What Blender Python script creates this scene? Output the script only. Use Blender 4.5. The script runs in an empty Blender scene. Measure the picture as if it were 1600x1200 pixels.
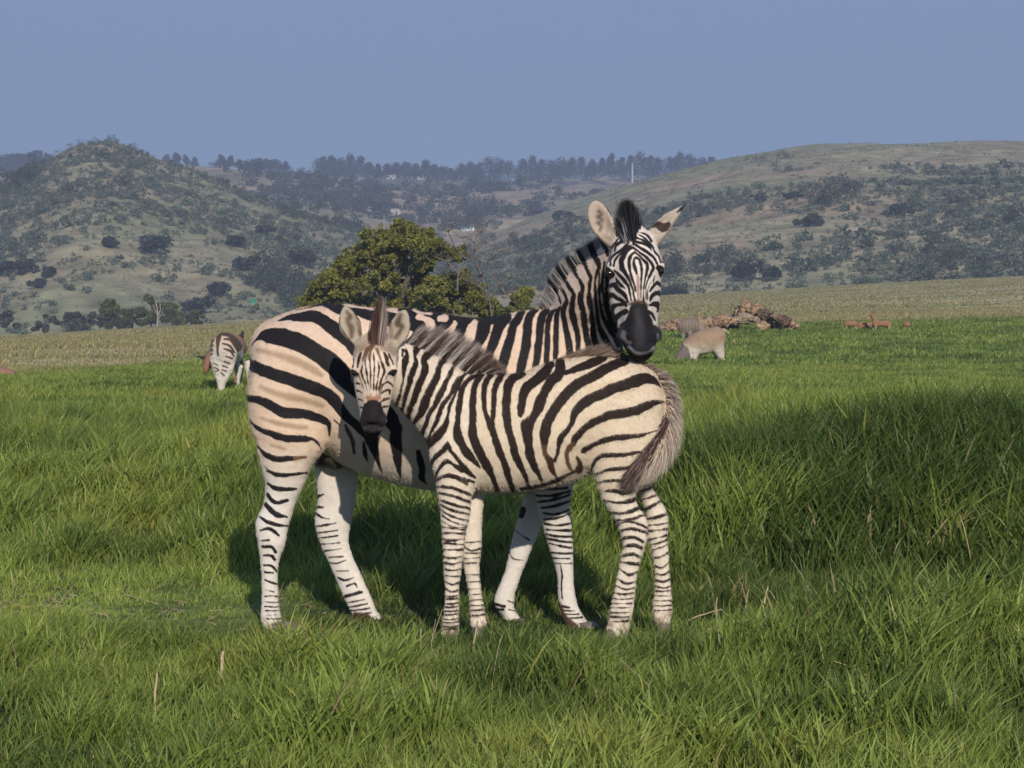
import bpy, math, random
import numpy as np
from mathutils import Vector
R = math.radians
random.seed(7); rng = np.random.default_rng(7)
SC = bpy.context.scene
COL = SC.collection

# ------------------------------------------------------------------ camera, sky, sun, exposure
F = 3422.0                      # focal length in pixels of a 1600 px wide frame (77 mm lens)
CAMH = 1.35
PITCH = math.atan(115.0 / F)
cam = bpy.data.cameras.new('camera'); cam.sensor_width = 36.0; cam.lens = F / 1600.0 * 36.0
cam.clip_start = 0.1; cam.clip_end = 20000
co = bpy.data.objects.new('camera', cam); COL.objects.link(co)
co.location = (0, 0, CAMH); co.rotation_euler = (R(90) - PITCH, 0, 0)
SC.camera = co
SUN_EL, SUN_AZ = 26.0, 170.0     # azimuth measured from +Y towards +X
sd = Vector((math.sin(R(SUN_AZ)) * math.cos(R(SUN_EL)), math.cos(R(SUN_AZ)) * math.cos(R(SUN_EL)), math.sin(R(SUN_EL))))
W = bpy.data.worlds.new('World'); SC.world = W; W.use_nodes = True
nt = W.node_tree; nt.nodes.clear()
wo = nt.nodes.new('ShaderNodeOutputWorld'); bg = nt.nodes.new('ShaderNodeBackground')
sk = nt.nodes.new('ShaderNodeTexSky'); sk.sky_type = 'NISHITA'; sk.sun_disc = False
sk.sun_elevation = R(SUN_EL); sk.sun_rotation = R(SUN_AZ); sk.air_density = 1.0; sk.dust_density = 1.0; sk.ozone_density = 3.0
sk.altitude = 1500
hs = nt.nodes.new('ShaderNodeHueSaturation'); hs.inputs['Hue'].default_value = 0.53; hs.inputs['Saturation'].default_value = 1.05
bg.inputs['Strength'].default_value = 0.075
mxw = nt.nodes.new('ShaderNodeMix'); mxw.data_type = 'RGBA'; mxw.inputs[0].default_value = 0.80     # dusty, even winter sky
mxw.inputs[7].default_value = (0.236 / 0.075, 0.372 / 0.075, 0.605 / 0.075, 1)
nt.links.new(sk.outputs[0], hs.inputs['Color']); nt.links.new(hs.outputs[0], mxw.inputs[6]); nt.links.new(mxw.outputs[2], bg.inputs['Color']); nt.links.new(bg.outputs[0], wo.inputs['Surface'])
sl = bpy.data.lights.new('sun', 'SUN'); sl.energy = 4.6; sl.angle = R(0.55); sl.color = (1.0, 0.90, 0.76)
so = bpy.data.objects.new('sun', sl); COL.objects.link(so); so.rotation_euler = sd.to_track_quat('Z', 'Y').to_euler()
SC.view_settings.view_transform = 'Standard'; SC.view_settings.look = 'None'
SC.view_settings.exposure = 0.0; SC.view_settings.gamma = 1.0
SC.render.engine = 'CYCLES'
SC.cycles.volume_bounces = 0; SC.cycles.max_bounces = 6; SC.cycles.transparent_max_bounces = 8

# ------------------------------------------------------------------ helpers
CT, ST = math.cos(PITCH), math.sin(PITCH)
def P(px, py, Y):
    """world point at distance Y that the photograph shows at pixel (px, py)"""
    a = (px - 800.0) / F; b = (600.0 - py) / F
    dy = CT + b * ST; dz = -ST + b * CT
    k = Y / dy
    return np.array([a * k, Y, CAMH + dz * k])
def row_of(z, Y):
    t = (z - CAMH) / Y
    b = (t * CT + ST) / (CT - t * ST)
    return 600.0 - b * F
def px2m(Y): return Y / F
def proj(v, Yr):
    """side-plane coordinates of a point, in photograph pixels at the plane Yr (orthographic)"""
    t = (v[:, 2] - CAMH) / Yr
    b = (t * CT + ST) / (CT - t * ST)
    k = Yr / (CT + b * ST)
    return np.stack([800 + v[:, 0] / k * F, 600 - b * F], 1)

def hashn(ix, iy, iz, seed):
    h = (ix * 374761393 + iy * 668265263 + iz * 2147483647 + seed * 1274126177) & 0xffffffff
    h = ((h ^ (h >> 13)) * 1274126177) & 0xffffffff
    h = (h ^ (h >> 16)) & 0xffffffff
    return h.astype(np.float64) / 4294967295.0
def noise3(p, sc=1.0, seed=0):
    q = np.asarray(p, float) / sc
    if q.shape[1] == 2: q = np.concatenate([q, np.zeros((len(q), 1))], 1)
    i = np.floor(q).astype(np.int64); f = q - i; f = f * f * (3 - 2 * f)
    out = 0
    for dx in (0, 1):
        for dy in (0, 1):
            for dz in (0, 1):
                w = (f[:, 0] if dx else 1 - f[:, 0]) * (f[:, 1] if dy else 1 - f[:, 1]) * (f[:, 2] if dz else 1 - f[:, 2])
                out = out + w * hashn(i[:, 0] + dx, i[:, 1] + dy, i[:, 2] + dz, seed)
    return out * 2 - 1
def fbm(p, sc=1.0, seed=0, o=4):
    p = np.asarray(p, float); out = 0; a = 1; t = 0
    for k in range(o):
        out = out + a * noise3(p, sc, seed + k * 17); t += a; a *= 0.5; sc *= 0.5
    return out / t
def sstep(a, b, x):
    t = np.clip((x - a) / (b - a), 0, 1); return t * t * (3 - 2 * t)
def interp(tab, x):
    t = np.array(tab, float); return np.interp(x, t[:, 0], t[:, 1])

def tag(o, label=None, cat=None, group=None, kind=None):
    if label: o['label'] = label
    if cat: o['category'] = cat
    if group: o['group'] = group
    if kind: o['kind'] = kind
    return o
def mkmesh(name, v, polys, smooth=True, cols=None, mats=None):
    """polys: list of int arrays, each (n, k)"""
    me = bpy.data.meshes.new(name)
    v = np.ascontiguousarray(v, np.float32)
    me.vertices.add(len(v)); me.vertices.foreach_set('co', v.ravel())
    idx = np.concatenate([p.ravel() for p in polys]).astype(np.int32)
    cnt = np.concatenate([np.full(len(p), p.shape[1]) for p in polys]).astype(np.int32)
    me.loops.add(len(idx)); me.loops.foreach_set('vertex_index', idx)
    me.polygons.add(len(cnt)); st = np.concatenate([[0], np.cumsum(cnt)[:-1]]).astype(np.int32)
    me.polygons.foreach_set('loop_start', st); me.polygons.foreach_set('loop_total', cnt)
    if smooth: me.polygons.foreach_set('use_smooth', np.ones(len(cnt), bool))
    if cols is not None:
        a = me.color_attributes.new('Col', 'FLOAT_COLOR', 'POINT')
        c = np.ones((len(v), 4), np.float32); c[:, :3] = cols
        a.data.foreach_set('color', c.ravel())
    if mats:
        for m in mats: me.materials.append(m)
    me.update(calc_edges=True); me.validate()
    return me
def obj(name, me, parent=None):
    o = bpy.data.objects.new(name, me); COL.objects.link(o)
    if parent: o.parent = parent
    return o

def mat_col(name, rough=0.7, spec=0.3, transl=0.0, bump=0.0, bsc=200.0, sheen=0.0, mul=None, nvar=0.0, nsc=30.0):
    """procedural material: the pattern of the object's own Col attribute, broken up by noise"""
    m = bpy.data.materials.new(name); m.use_nodes = True; n = m.node_tree; n.nodes.clear()
    out = n.nodes.new('ShaderNodeOutputMaterial'); p = n.nodes.new('ShaderNodeBsdfPrincipled')
    at = n.nodes.new('ShaderNodeAttribute'); at.attribute_name = 'Col'
    p.inputs['Roughness'].default_value = rough; p.inputs['Specular IOR Level'].default_value = spec
    src = at.outputs['Color']
    if nvar > 0:
        tc = n.nodes.new('ShaderNodeTexCoord'); nz = n.nodes.new('ShaderNodeTexNoise'); nz.inputs['Scale'].default_value = nsc; nz.inputs['Detail'].default_value = 5
        n.links.new(tc.outputs['Object'], nz.inputs['Vector'])
        mr = n.nodes.new('ShaderNodeMapRange'); mr.inputs['From Min'].default_value = 0.3; mr.inputs['From Max'].default_value = 0.7
        mr.inputs['To Min'].default_value = 1 - nvar; mr.inputs['To Max'].default_value = 1 + nvar
        n.links.new(nz.outputs['Fac'], mr.inputs['Value'])
        mx = n.nodes.new('ShaderNodeVectorMath'); mx.operation = 'SCALE'
        n.links.new(src, mx.inputs[0]); n.links.new(mr.outputs[0], mx.inputs['Scale']); src = mx.outputs[0]
    n.links.new(src, p.inputs['Base Color'])
    if sheen > 0:
        p.inputs['Sheen Weight'].default_value = sheen; p.inputs['Sheen Roughness'].default_value = 0.5
    if bump > 0:
        tc = n.nodes.new('ShaderNodeTexCoord'); nz = n.nodes.new('ShaderNodeTexNoise'); nz.inputs['Scale'].default_value = bsc; nz.inputs['Detail'].default_value = 4
        n.links.new(tc.outputs['Object'], nz.inputs['Vector'])
        b = n.nodes.new('ShaderNodeBump'); b.inputs['Strength'].default_value = bump; b.inputs['Distance'].default_value = 1.2 / bsc
        n.links.new(nz.outputs['Fac'], b.inputs['Height']); n.links.new(b.outputs[0], p.inputs['Normal'])
    if transl > 0:
        tr = n.nodes.new('ShaderNodeBsdfTranslucent'); n.links.new(src, tr.inputs['Color'])
        ms = n.nodes.new('ShaderNodeMixShader'); ms.inputs[0].default_value = transl
        n.links.new(p.outputs[0], ms.inputs[1]); n.links.new(tr.outputs[0], ms.inputs[2]); n.links.new(ms.outputs[0], out.inputs['Surface'])
    else:
        n.links.new(p.outputs[0], out.inputs['Surface'])
    return m

M_COAT = mat_col('short_fur', 0.65, 0.12, bump=0.25, bsc=260, sheen=0.02, nvar=0.07, nsc=60)
M_HAIR = mat_col('long_hair', 0.5, 0.35, transl=0.15)
M_GRASS = mat_col('grass_blades', 0.5, 0.3, transl=0.38)
M_LEAF = mat_col('leaves', 0.55, 0.3, transl=0.22)
M_BARK = mat_col('bark', 0.85, 0.2, bump=0.6, bsc=12, nvar=0.25, nsc=6)
M_SOIL = mat_col('meadow_soil', 0.95, 0.1, bump=0.5, bsc=6, nvar=0.25, nsc=1.2)
M_HILL = mat_col('hillside', 0.95, 0.1, nvar=0.38, nsc=0.16)
M_ROCK = mat_col('weathered_rock', 0.95, 0.1, bump=1.0, bsc=5, nvar=0.45, nsc=4)
M_PLAIN = mat_col('painted_wall', 0.8, 0.2, nvar=0.08, nsc=0.8)
def eye_mat():
    m = bpy.data.materials.new('eye_gloss'); m.use_nodes = True; p = m.node_tree.nodes['Principled BSDF']
    p.inputs['Base Color'].default_value = (0.008, 0.006, 0.005, 1); p.inputs['Roughness'].default_value = 0.08
    return m
M_EYE = eye_mat()

# ------------------------------------------------------------------ implicit-surface modelling of animals
def catmull(pts, sub):
    p = np.array(pts, float)
    if len(p) < 3: 
        t = np.linspace(0, 1, sub + 1)[:, None]; return p[0] * (1 - t) + p[-1] * t
    q = np.vstack([2 * p[0] - p[1], p, 2 * p[-1] - p[-2]]); out = []
    for i in range(1, len(q) - 2):
        for s in range(sub):
            t = s / sub
            out.append(0.5 * ((2 * q[i]) + (-q[i-1] + q[i+1]) * t + (2*q[i-1] - 5*q[i] + 4*q[i+1] - q[i+2]) * t*t + (-q[i-1] + 3*q[i] - 3*q[i+1] + q[i+2]) * t**3))
    out.append(p[-1]); return np.array(out)
class Chain:
    """a tapered tube of elliptical section; rows are x, y, z, in-plane radius, depth (y) radius"""
    def __init__(s, rows, region, k=0.03, sub=3, op='add', ref=(0, 1, 0), cap=0.6):
        s.r = catmull(rows, sub); s.r[:, 3:5] = np.maximum(s.r[:, 3:5], 0.0015)
        s.region = region; s.k = k; s.op = op; s.ref = np.array(ref, float); s.cap = cap
        m = s.r[:, 3:5].max() + k + 0.03
        s.lo = s.r[:, :3].min(0) - m; s.hi = s.r[:, :3].max(0) + m
    def grid(s, g):
        out = np.full(g.shape[:3], 0.2, np.float32); X, Y, Z = g[:, 0, 0, 0], g[0, :, 0, 1], g[0, 0, :, 2]
        for i in range(len(s.r) - 1):
            A, B = s.r[i], s.r[i+1]; m = max(A[3:5].max(), B[3:5].max()) + s.k + 0.025
            lo = np.minimum(A[:3], B[:3]) - m; hi = np.maximum(A[:3], B[:3]) + m
            r = [slice(np.searchsorted(c, lo[j]), np.searchsorted(c, hi[j])) for j, c in enumerate((X, Y, Z))]
            sub = g[tuple(r)]
            if sub.size == 0: continue
            d = s.dist(sub.reshape(-1, 3), [i]).reshape(sub.shape[:3]); out[tuple(r)] = np.minimum(out[tuple(r)], d)
        return out
    def dist_local(s, p):
        out = np.full(len(p), 1e3, np.float32)
        for i in range(len(s.r) - 1):
            A, B = s.r[i], s.r[i+1]; m = max(A[3:5].max(), B[3:5].max()) + s.k + 0.03
            k = np.nonzero(np.all((p > np.minimum(A[:3], B[:3]) - m) & (p < np.maximum(A[:3], B[:3]) + m), 1))[0]
            if len(k): out[k] = np.minimum(out[k], s.dist(p[k], [i]))
        return out
    def dist(s, p, segs=None):
        out = np.full(len(p), 1e3, np.float32)
        for i in (segs if segs is not None else range(len(s.r) - 1)):
            A, B = s.r[i], s.r[i+1]; ab = B[:3] - A[:3]; L = np.linalg.norm(ab)
            if L < 1e-6: continue
            w = ab / L; v = s.ref - w * s.ref.dot(w); nv = np.linalg.norm(v)
            v = v / nv if nv > 1e-3 else np.array([1., 0, 0]); u = np.cross(v, w)
            q = (p - A[:3]).astype(np.float32)
            h = q @ w.astype(np.float32); t = np.clip(h / L, 0, 1)
            ru = A[3] + (B[3] - A[3]) * t; rv = A[4] + (B[4] - A[4]) * t
            rw = np.minimum(ru, rv) * s.cap
            a = (q @ u.astype(np.float32)) / ru; b = (q @ v.astype(np.float32)) / rv; c = (h - t * L) / rw
            k0 = np.sqrt(a*a + b*b + c*c); k1 = np.sqrt((a/ru)**2 + (b/rv)**2 + (c/rw)**2) + 1e-6
            out = np.minimum(out, k0 * (k0 - 1) / k1)
        return out
def sd_mesh(chains, h, smooth_it=2):
    adds = [c for c in chains if c.op == 'add']
    lo = np.min([c.lo for c in adds], 0); hi = np.max([c.hi for c in adds], 0)
    n = np.ceil((hi - lo) / h).astype(int) + 1
    f = np.full(n, 0.08, np.float32)
    ax = [lo[i] + h * np.arange(n[i]) for i in range(3)]
    for c in chains:
        a = np.clip(np.floor((c.lo - lo) / h).astype(int), 0, n - 1); b = np.clip(np.ceil((c.hi - lo) / h).astype(int) + 1, 1, n)
        if np.any(b <= a): continue
        g = np.stack(np.meshgrid(ax[0][a[0]:b[0]], ax[1][a[1]:b[1]], ax[2][a[2]:b[2]], indexing='ij'), -1).astype(np.float32)
        d = c.grid(g)
        sub = f[a[0]:b[0], a[1]:b[1], a[2]:b[2]]
        if c.op == 'sub':                       # smooth max(f, -d) = -smin(-f, d)
            x = -sub; r = np.minimum(x, d) - np.maximum(c.k - np.abs(x - d), 0) ** 2 / (4 * c.k)
            f[a[0]:b[0], a[1]:b[1], a[2]:b[2]] = -r
        else:
            r = np.minimum(sub, d) - np.maximum(c.k - np.abs(sub - d), 0) ** 2 / (4 * c.k)
            f[a[0]:b[0], a[1]:b[1], a[2]:b[2]] = r
    ins = f < 0
    # active cells
    s = [ins[i:n[0]-1+i, j:n[1]-1+j, k:n[2]-1+k] for i in (0, 1) for j in (0, 1) for k in (0, 1)]
    tot = sum(x.astype(np.int8) for x in s)
    act = (tot > 0) & (tot < 8)
    ci = np.argwhere(act); idm = -np.ones(act.shape, np.int64); idm[act] = np.arange(len(ci))
    acc = np.zeros((len(ci), 3)); cnt = np.zeros(len(ci))
    cr = [(0,0,0),(0,0,1),(0,1,0),(0,1,1),(1,0,0),(1,0,1),(1,1,0),(1,1,1)]
    for i in range(8):
        for ax_ in range(3):
            if cr[i][ax_] == 0:
                c2 = list(cr[i]); c2[ax_] = 1
                fa = f[ci[:,0]+cr[i][0], ci[:,1]+cr[i][1], ci[:,2]+cr[i][2]]; fb = f[ci[:,0]+c2[0], ci[:,1]+c2[1], ci[:,2]+c2[2]]
                m = (fa < 0) != (fb < 0); t = np.where(m, fa / np.where(fa == fb, 1, fa - fb), 0)
                pt = np.array(cr[i], float)[None].repeat(len(ci), 0); pt[:, ax_] += t
                acc[m] += pt[m]; cnt[m] += 1
    v = lo + h * (ci + acc / np.maximum(cnt, 1)[:, None])
    quads = []
    for ax_ in range(3):
        o1, o2 = [(1, 2), (2, 0), (0, 1)][ax_]
        sl0 = [slice(1, -1)] * 3; sl1 = [slice(1, -1)] * 3; sl0[ax_] = slice(0, -1); sl1[ax_] = slice(1, None)
        a_ = ins[tuple(sl0)]; b_ = ins[tuple(sl1)]
        e = np.argwhere(a_ != b_); inside0 = a_[a_ != b_]
        base = e.copy()
        for o in range(3):
            if o != ax_: base[:, o] += 1
        def cell(d1, d2):
            c = base.copy(); c[:, o1] -= d1; c[:, o2] -= d2; return idm[c[:, 0], c[:, 1], c[:, 2]]
        q = np.stack([cell(1, 1), cell(0, 1), cell(0, 0), cell(1, 0)], 1)
        q[~inside0] = q[~inside0][:, ::-1]
        quads.append(q)
    q = np.concatenate(quads); q = q[(q >= 0).all(1)]
    v = relax(v, q, smooth_it)
    return v, q
def relax(v, q, it, lam=0.6):
    e = np.concatenate([q[:, [0, 1]], q[:, [1, 2]], q[:, [2, 3]], q[:, [3, 0]]])
    deg = np.bincount(e[:, 0], minlength=len(v)) + np.bincount(e[:, 1], minlength=len(v))
    for _ in range(it):
        s = np.zeros_like(v)
        for k in range(3):
            s[:, k] = np.bincount(e[:, 0], v[e[:, 1], k], len(v)) + np.bincount(e[:, 1], v[e[:, 0], k], len(v))
        v = v * (1 - lam) + lam * s / np.maximum(deg, 1)[:, None]
    return v
def subdiv(v, q):
    e = np.concatenate([q[:, [0, 1]], q[:, [1, 2]], q[:, [2, 3]], q[:, [3, 0]]]); es = np.sort(e, 1)
    key = es[:, 0] * len(v) + es[:, 1]; u, inv = np.unique(key, return_inverse=True); inv = inv.ravel()
    em = 0.5 * (v[u // len(v)] + v[u % len(v)]); fc = v[q].mean(1)
    n0 = len(v); n1 = n0 + len(em); m = len(q); E = [n0 + inv[i*m:(i+1)*m] for i in range(4)]; C = n1 + np.arange(m)
    nq = np.concatenate([np.stack([q[:, 0], E[0], C, E[3]], 1), np.stack([E[0], q[:, 1], E[1], C], 1), np.stack([C, E[1], q[:, 2], E[2]], 1), np.stack([E[3], C, E[2], q[:, 3]], 1)])
    return relax(np.concatenate([v, em, fc]), nq, 1, 0.5), nq
def regions(v, chains):
    best = np.full(len(v), 1e9); lab = np.zeros(len(v), int); names = []
    for c in chains:
        if c.op != 'add' or c.region is None: continue
        if c.region not in names: names.append(c.region)
        m = np.all((v > c.lo) & (v < c.hi), 1); ids = np.nonzero(m)[0]
        if not len(ids): continue
        d = c.dist_local(v[ids]); b = d < best[ids]; best[ids[b]] = d[b]; lab[ids[b]] = names.index(c.region)
    return lab, names

class Stroke:
    def __init__(s, pts, col=None, soft=1.0, crop=(0, 0, 1)):
        ox, oy, sc = crop; p = np.array(pts, float)
        p = np.stack([ox + p[:, 0] / sc, oy + p[:, 1] / sc, p[:, 2] / sc * 0.59 + 0.15], 1)
        s.p = catmull(p, 4) if len(p) > 2 else p; s.col = col; s.soft = soft
def stroke_mask(uv, s, jit=None):
    m = np.zeros(len(uv)); p = s.p; w = p[:, 2].max() + s.soft + 2
    lo = p[:, :2].min(0) - w; hi = p[:, :2].max(0) + w
    ids = np.nonzero((uv[:, 0] > lo[0]) & (uv[:, 0] < hi[0]) & (uv[:, 1] > lo[1]) & (uv[:, 1] < hi[1]))[0]
    if not len(ids): return ids, m[:0]
    x = uv[ids]; d = np.full(len(ids), 1e9)
    for i in range(len(p) - 1):
        a, b = p[i], p[i+1]; ab = b[:2] - a[:2]; L2 = ab.dot(ab) + 1e-9
        t = np.clip(((x - a[:2]) @ ab) / L2, 0, 1); c = a[:2] + t[:, None] * ab
        d = np.minimum(d, np.hypot(x[:, 0] - c[:, 0], x[:, 1] - c[:, 1]) - (a[2] + (b[2] - a[2]) * t))
    if jit is not None: d = d + jit[ids]
    return ids, 1 - sstep(-0.5 * s.soft, 0.5 * s.soft, d)
def paint(uv, base, strokes, dark, jit=None):
    c = base.copy()
    for s in strokes:
        ids, m = stroke_mask(uv, s, jit)
        if len(ids):
            k = np.array(dark if s.col is None else s.col, float)
            c[ids] = c[ids] * (1 - m[:, None]) + k * m[:, None]
    return c

def hair_mesh(name, roots, dirs, lens, wid, c0, c1, bend=None, mat=None, parent=None, segs=3):
    """hair as narrow tapering ribbons; roots (n,3), dirs (n,3), c0/c1 root and tip colours"""
    n = len(roots); dirs = dirs / np.linalg.norm(dirs, axis=1)[:, None]
    side = np.cross(dirs, rng.normal(size=(n, 3))); side /= np.linalg.norm(side, axis=1)[:, None] + 1e-9
    if bend is None: bend = np.zeros((n, 3))
    V = []; Cc = []
    for k in range(segs + 1):
        t = k / segs; p = roots + dirs * (lens * t)[:, None] + bend * (t * t)
        w = wid * (1 - t ** 1.5) * 0.5 + 0.0001
        V += [p - side * np.reshape(w, (-1, 1)) if np.ndim(w) else p - side * w, p + side * np.reshape(w, (-1, 1)) if np.ndim(w) else p + side * w]
        c = c0 * (1 - t) + c1 * t; Cc += [c, c]
    V = np.stack(V, 1).reshape(-1, 3); Cc = np.stack(Cc, 1).reshape(-1, 3)
    b = (np.arange(n) * 2 * (segs + 1))[:, None]
    q = np.concatenate([b + np.array([2*k, 2*k+1, 2*k+3, 2*k+2]) for k in range(segs)])
    return obj(name, mkmesh(name, V, [q], True, Cc, [mat or M_HAIR]), parent)
def lathe_mesh(name, rings, mat, col, parent=None, seg=14):
    """rings: list of (center(3), rx, ry) stacked upwards"""
    V = []; 
    for c, rx, ry in rings:
        for i in range(seg):
            a = 2 * math.pi * i / seg; V.append((c[0] + rx * math.cos(a), c[1] + ry * math.sin(a), c[2]))
    V = np.array(V); n = len(rings); q = []
    for j in range(n - 1):
        for i in range(seg): q.append((j*seg+i, j*seg+(i+1) % seg, (j+1)*seg+(i+1) % seg, (j+1)*seg+i))
    V = np.vstack([V, [rings[0][0]], [rings[-1][0]]]); t = []
    for i in range(seg):
        t.append((len(V)-2, (i+1) % seg, i)); t.append((len(V)-1, (n-1)*seg+i, (n-1)*seg+(i+1) % seg))
    c = np.array(col)[None].repeat(len(V), 0) * (1 + 0.15 * fbm(V, 0.02, 3))[:, None]
    return obj(name, mkmesh(name, V, [np.array(q), np.array(t)], True, c, [mat]), parent)
def eyeball(c, r, parent):
    rings = [(np.array(c) + (0, 0, r * math.sin(a)), max(r * math.cos(a), 1e-4), max(r * math.cos(a), 1e-4)) for a in np.linspace(-1.5, 1.5, 9)]
    return lathe_mesh('eye', rings, M_EYE, (0.01, 0.01, 0.01), parent, 16)
# ------------------------------------------------------------------ the ground
CREST = [(-1200, 640), (-400, 560), (0, 527), (300, 508), (600, 493), (850, 478), (1030, 462), (1300, 447), (1600, 431), (2000, 415), (3000, 400)]
EDGE = [(-1200, 46), (0, 54), (150, 62), (300, 74), (600, 98), (1030, 112), (1300, 116), (1600, 120), (3000, 130)]
def ground_z(x, y):
    x = np.asarray(x, float); y = np.asarray(y, float); ys = np.maximum(y, 1.0)
    a = 800 + F * x / ys; p = np.stack([x, y], -1).reshape(-1, 2)
    # near meadow: bank behind the animals, mound on the right, hollow path on the left
    foot = np.interp(x, [-6, -2.2, -1.2, 0, 1.0, 3], [12.2, 12.0, 11.0, 10.3, 10.4, 10.4])
    ht = np.interp(x, [-6, -2.2, -1.2, 0, 1.2, 2.3, 3.3, 6], [0.20, 0.22, 0.24, 0.27, 0.33, 0.50, 0.46, 0.35])
    z = ht * sstep(0, 1, (y - foot) / 1.9)
    z = z * (1 - 0.85 * sstep(14, 34, y))
    z = z + 0.06 * sstep(8.5, 7.2, y) + 0.05 * fbm(p, 1.7, 5, 3).reshape(x.shape) * sstep(5, 7, y) * (1 - 0.7 * np.exp(-((x + 0.1) / 1.6) ** 2 - ((y - 9.2) / 0.8) ** 2))
    z = z + 0.07 * fbm(p, 9.0, 11, 3).reshape(x.shape) * sstep(13, 25, y) * (1 - 0.6 * sstep(25, 33, y)) - 0.10 * sstep(22, 34, y) - 0.30 * np.exp(-((y - 68) / 17.0) ** 2)
    z = z + 0.10 * np.exp(-((x - 1.45) / 0.7) ** 2 - ((y - 7.6) / 0.5) ** 2)
    zc = CAMH + (485 - interp(CREST, a)) / F * 350
    t = np.clip((y - 50) / 300, 0, 1.3)
    zf = zc * t ** 1.3 + 0.12 * fbm(p, 30, 21, 3).reshape(x.shape) * sstep(60, 120, y) - 0.30 * np.exp(-((y - 68) / 17.0) ** 2)
    z = z * (1 - sstep(45, 80, y)) + zf * sstep(40, 90, y)
    z = z - 9 * sstep(350, 430, y) ** 1.0
    return z
def dryness(x, y):
    a = 800 + F * x / np.maximum(y, 1); p = np.stack([x, y], 1)
    return sstep(0.9, 1.12, y / interp(EDGE, a) + 0.10 * fbm(p, 14, 31, 3))
def make_ground():
    ys = np.concatenate([np.linspace(2.0, 15, 330), np.geomspace(15.05, 440, 420)]); aa = np.linspace(-900, 2500, 420)
    Y, A = np.meshgrid(ys, aa, indexing='ij'); X = (A - 800) / F * Y
    Z = ground_z(X, Y); V = np.stack([X, Y, Z], -1).reshape(-1, 3)
    n, m = Y.shape; i = np.arange(n - 1)[:, None] * m + np.arange(m - 1)[None]; i = i.ravel()
    q = np.stack([i, i + 1, i + m + 1, i + m], 1)
    d = dryness(V[:, 0], V[:, 1])[:, None]; pp = V[:, :2]
    st = fbm(pp * [0.35, 1.0], 7, 41, 4)[:, None]
    green = np.array([0.12, 0.18, 0.035]) * (1 + 0.45 * fbm(pp, 3, 43, 4))[:, None]
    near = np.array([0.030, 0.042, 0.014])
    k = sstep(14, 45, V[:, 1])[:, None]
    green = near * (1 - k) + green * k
    kd = sstep(-0.25, 0.2, st); dry = (np.array([0.25, 0.25, 0.10]) * (1 - kd) + np.array([0.42, 0.36, 0.22]) * kd) * (1 + 0.35 * fbm(pp, 2.0, 45, 3))[:, None]
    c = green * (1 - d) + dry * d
    pw = (sstep(-0.7, -1.2, V[:, 0]) * sstep(8.9, 9.4, V[:, 1]) * sstep(11.7, 10.9, V[:, 1]))[:, None]; c = c * (1 - pw) + np.array([0.115, 0.14, 0.045]) * pw
    path = (sstep(0.15, 0.45, fbm(pp, 0.8, 47, 3)) * (V[:, 0] < -0.6) * (V[:, 1] < 11.5) * (V[:, 1] > 9))[:, None]
    c = c * (1 - path) + np.array([0.14, 0.10, 0.06]) * path
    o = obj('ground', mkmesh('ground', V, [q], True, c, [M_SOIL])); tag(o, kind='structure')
    # one sheet under everything, out to the horizon
    S = 9000; g = np.array([(-S, -S, -60), (S, -S, -60), (S, S, -60), (-S, S, -60)], float)
    o = obj('terrain', mkmesh('terrain', g, [np.array([[0, 1, 2, 3]])], False, np.array([[0.12, 0.12, 0.07]] * 4), [M_SOIL])); tag(o, kind='structure')
make_ground()

# ------------------------------------------------------------------ hills
def hill(name, sky, base, Y0, Y1, colf, rough, seed, prof=1.0, a0=-900, a1=2500, n=260, m=520, back=0.5):
    """a hillside rising from row base(a) at distance Y0 to the skyline row sky(a) at distance Y1"""
    t = np.concatenate([np.linspace(0, 1, n), 1 + np.linspace(0.02, back, 40)]); aa = np.linspace(a0, a1, m)
    T, A = np.meshgrid(t, aa, indexing='ij'); tc = np.clip(T, 0, 1)
    Y = Y0 + (Y1 - Y0) * T
    rb = interp(base, A); rs = interp(sky, A)
    zs = CAMH + (485 - rs) / F * Y1; zb = CAMH + (485 - rb) / F * Y0
    s = tc ** prof; s = s * (1 - 0.25 * tc * (1 - tc) * 0)
    Z = zb + (zs - zb) * s
    over = np.clip(T - 1, 0, None); Z = Z - (np.abs(zs) + 15) * over * 1.3
    X = (A - 800) / F * Y; pp = np.stack([X, Y], -1).reshape(-1, 2)
    nz = fbm(pp, rough * 10, seed, 5).reshape(X.shape)
    Z = Z + nz * rough * np.clip(tc * 4, 0, 1) * (1 - 0.6 * tc)
    V = np.stack([X, Y, Z], -1).reshape(-1, 3)
    nn, mm = X.shape; i = (np.arange(nn - 1)[:, None] * mm + np.arange(mm - 1)[None]).ravel()
    q = np.stack([i, i + 1, i + mm + 1, i + mm], 1)
    c = colf(V, T.ravel(), A.ravel())
    o = obj(name, mkmesh(name, V, [q], True, c, [M_HILL])); tag(o, kind='structure')
    return dict(X=X, Y=Y, Z=Z, T=T, A=A)
def hz(h, a, t):
    """point on a hill sheet at column a, fraction t"""
    A = h['A'][0]; T = h['T'][:, 0]
    i = np.clip(np.searchsorted(T, t) - 1, 0, len(T) - 2); j = np.clip(np.searchsorted(A, a) - 1, 0, len(A) - 2)
    u = (t - T[i]) / (T[i+1] - T[i]); w = (a - A[j]) / (A[j+1] - A[j])
    def g(M): return (M[i, j]*(1-u)*(1-w) + M[i+1, j]*u*(1-w) + M[i, j+1]*(1-u)*w + M[i+1, j+1]*u*w)
    return np.stack([g(h['X']), g(h['Y']), g(h['Z'])], -1)
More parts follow.
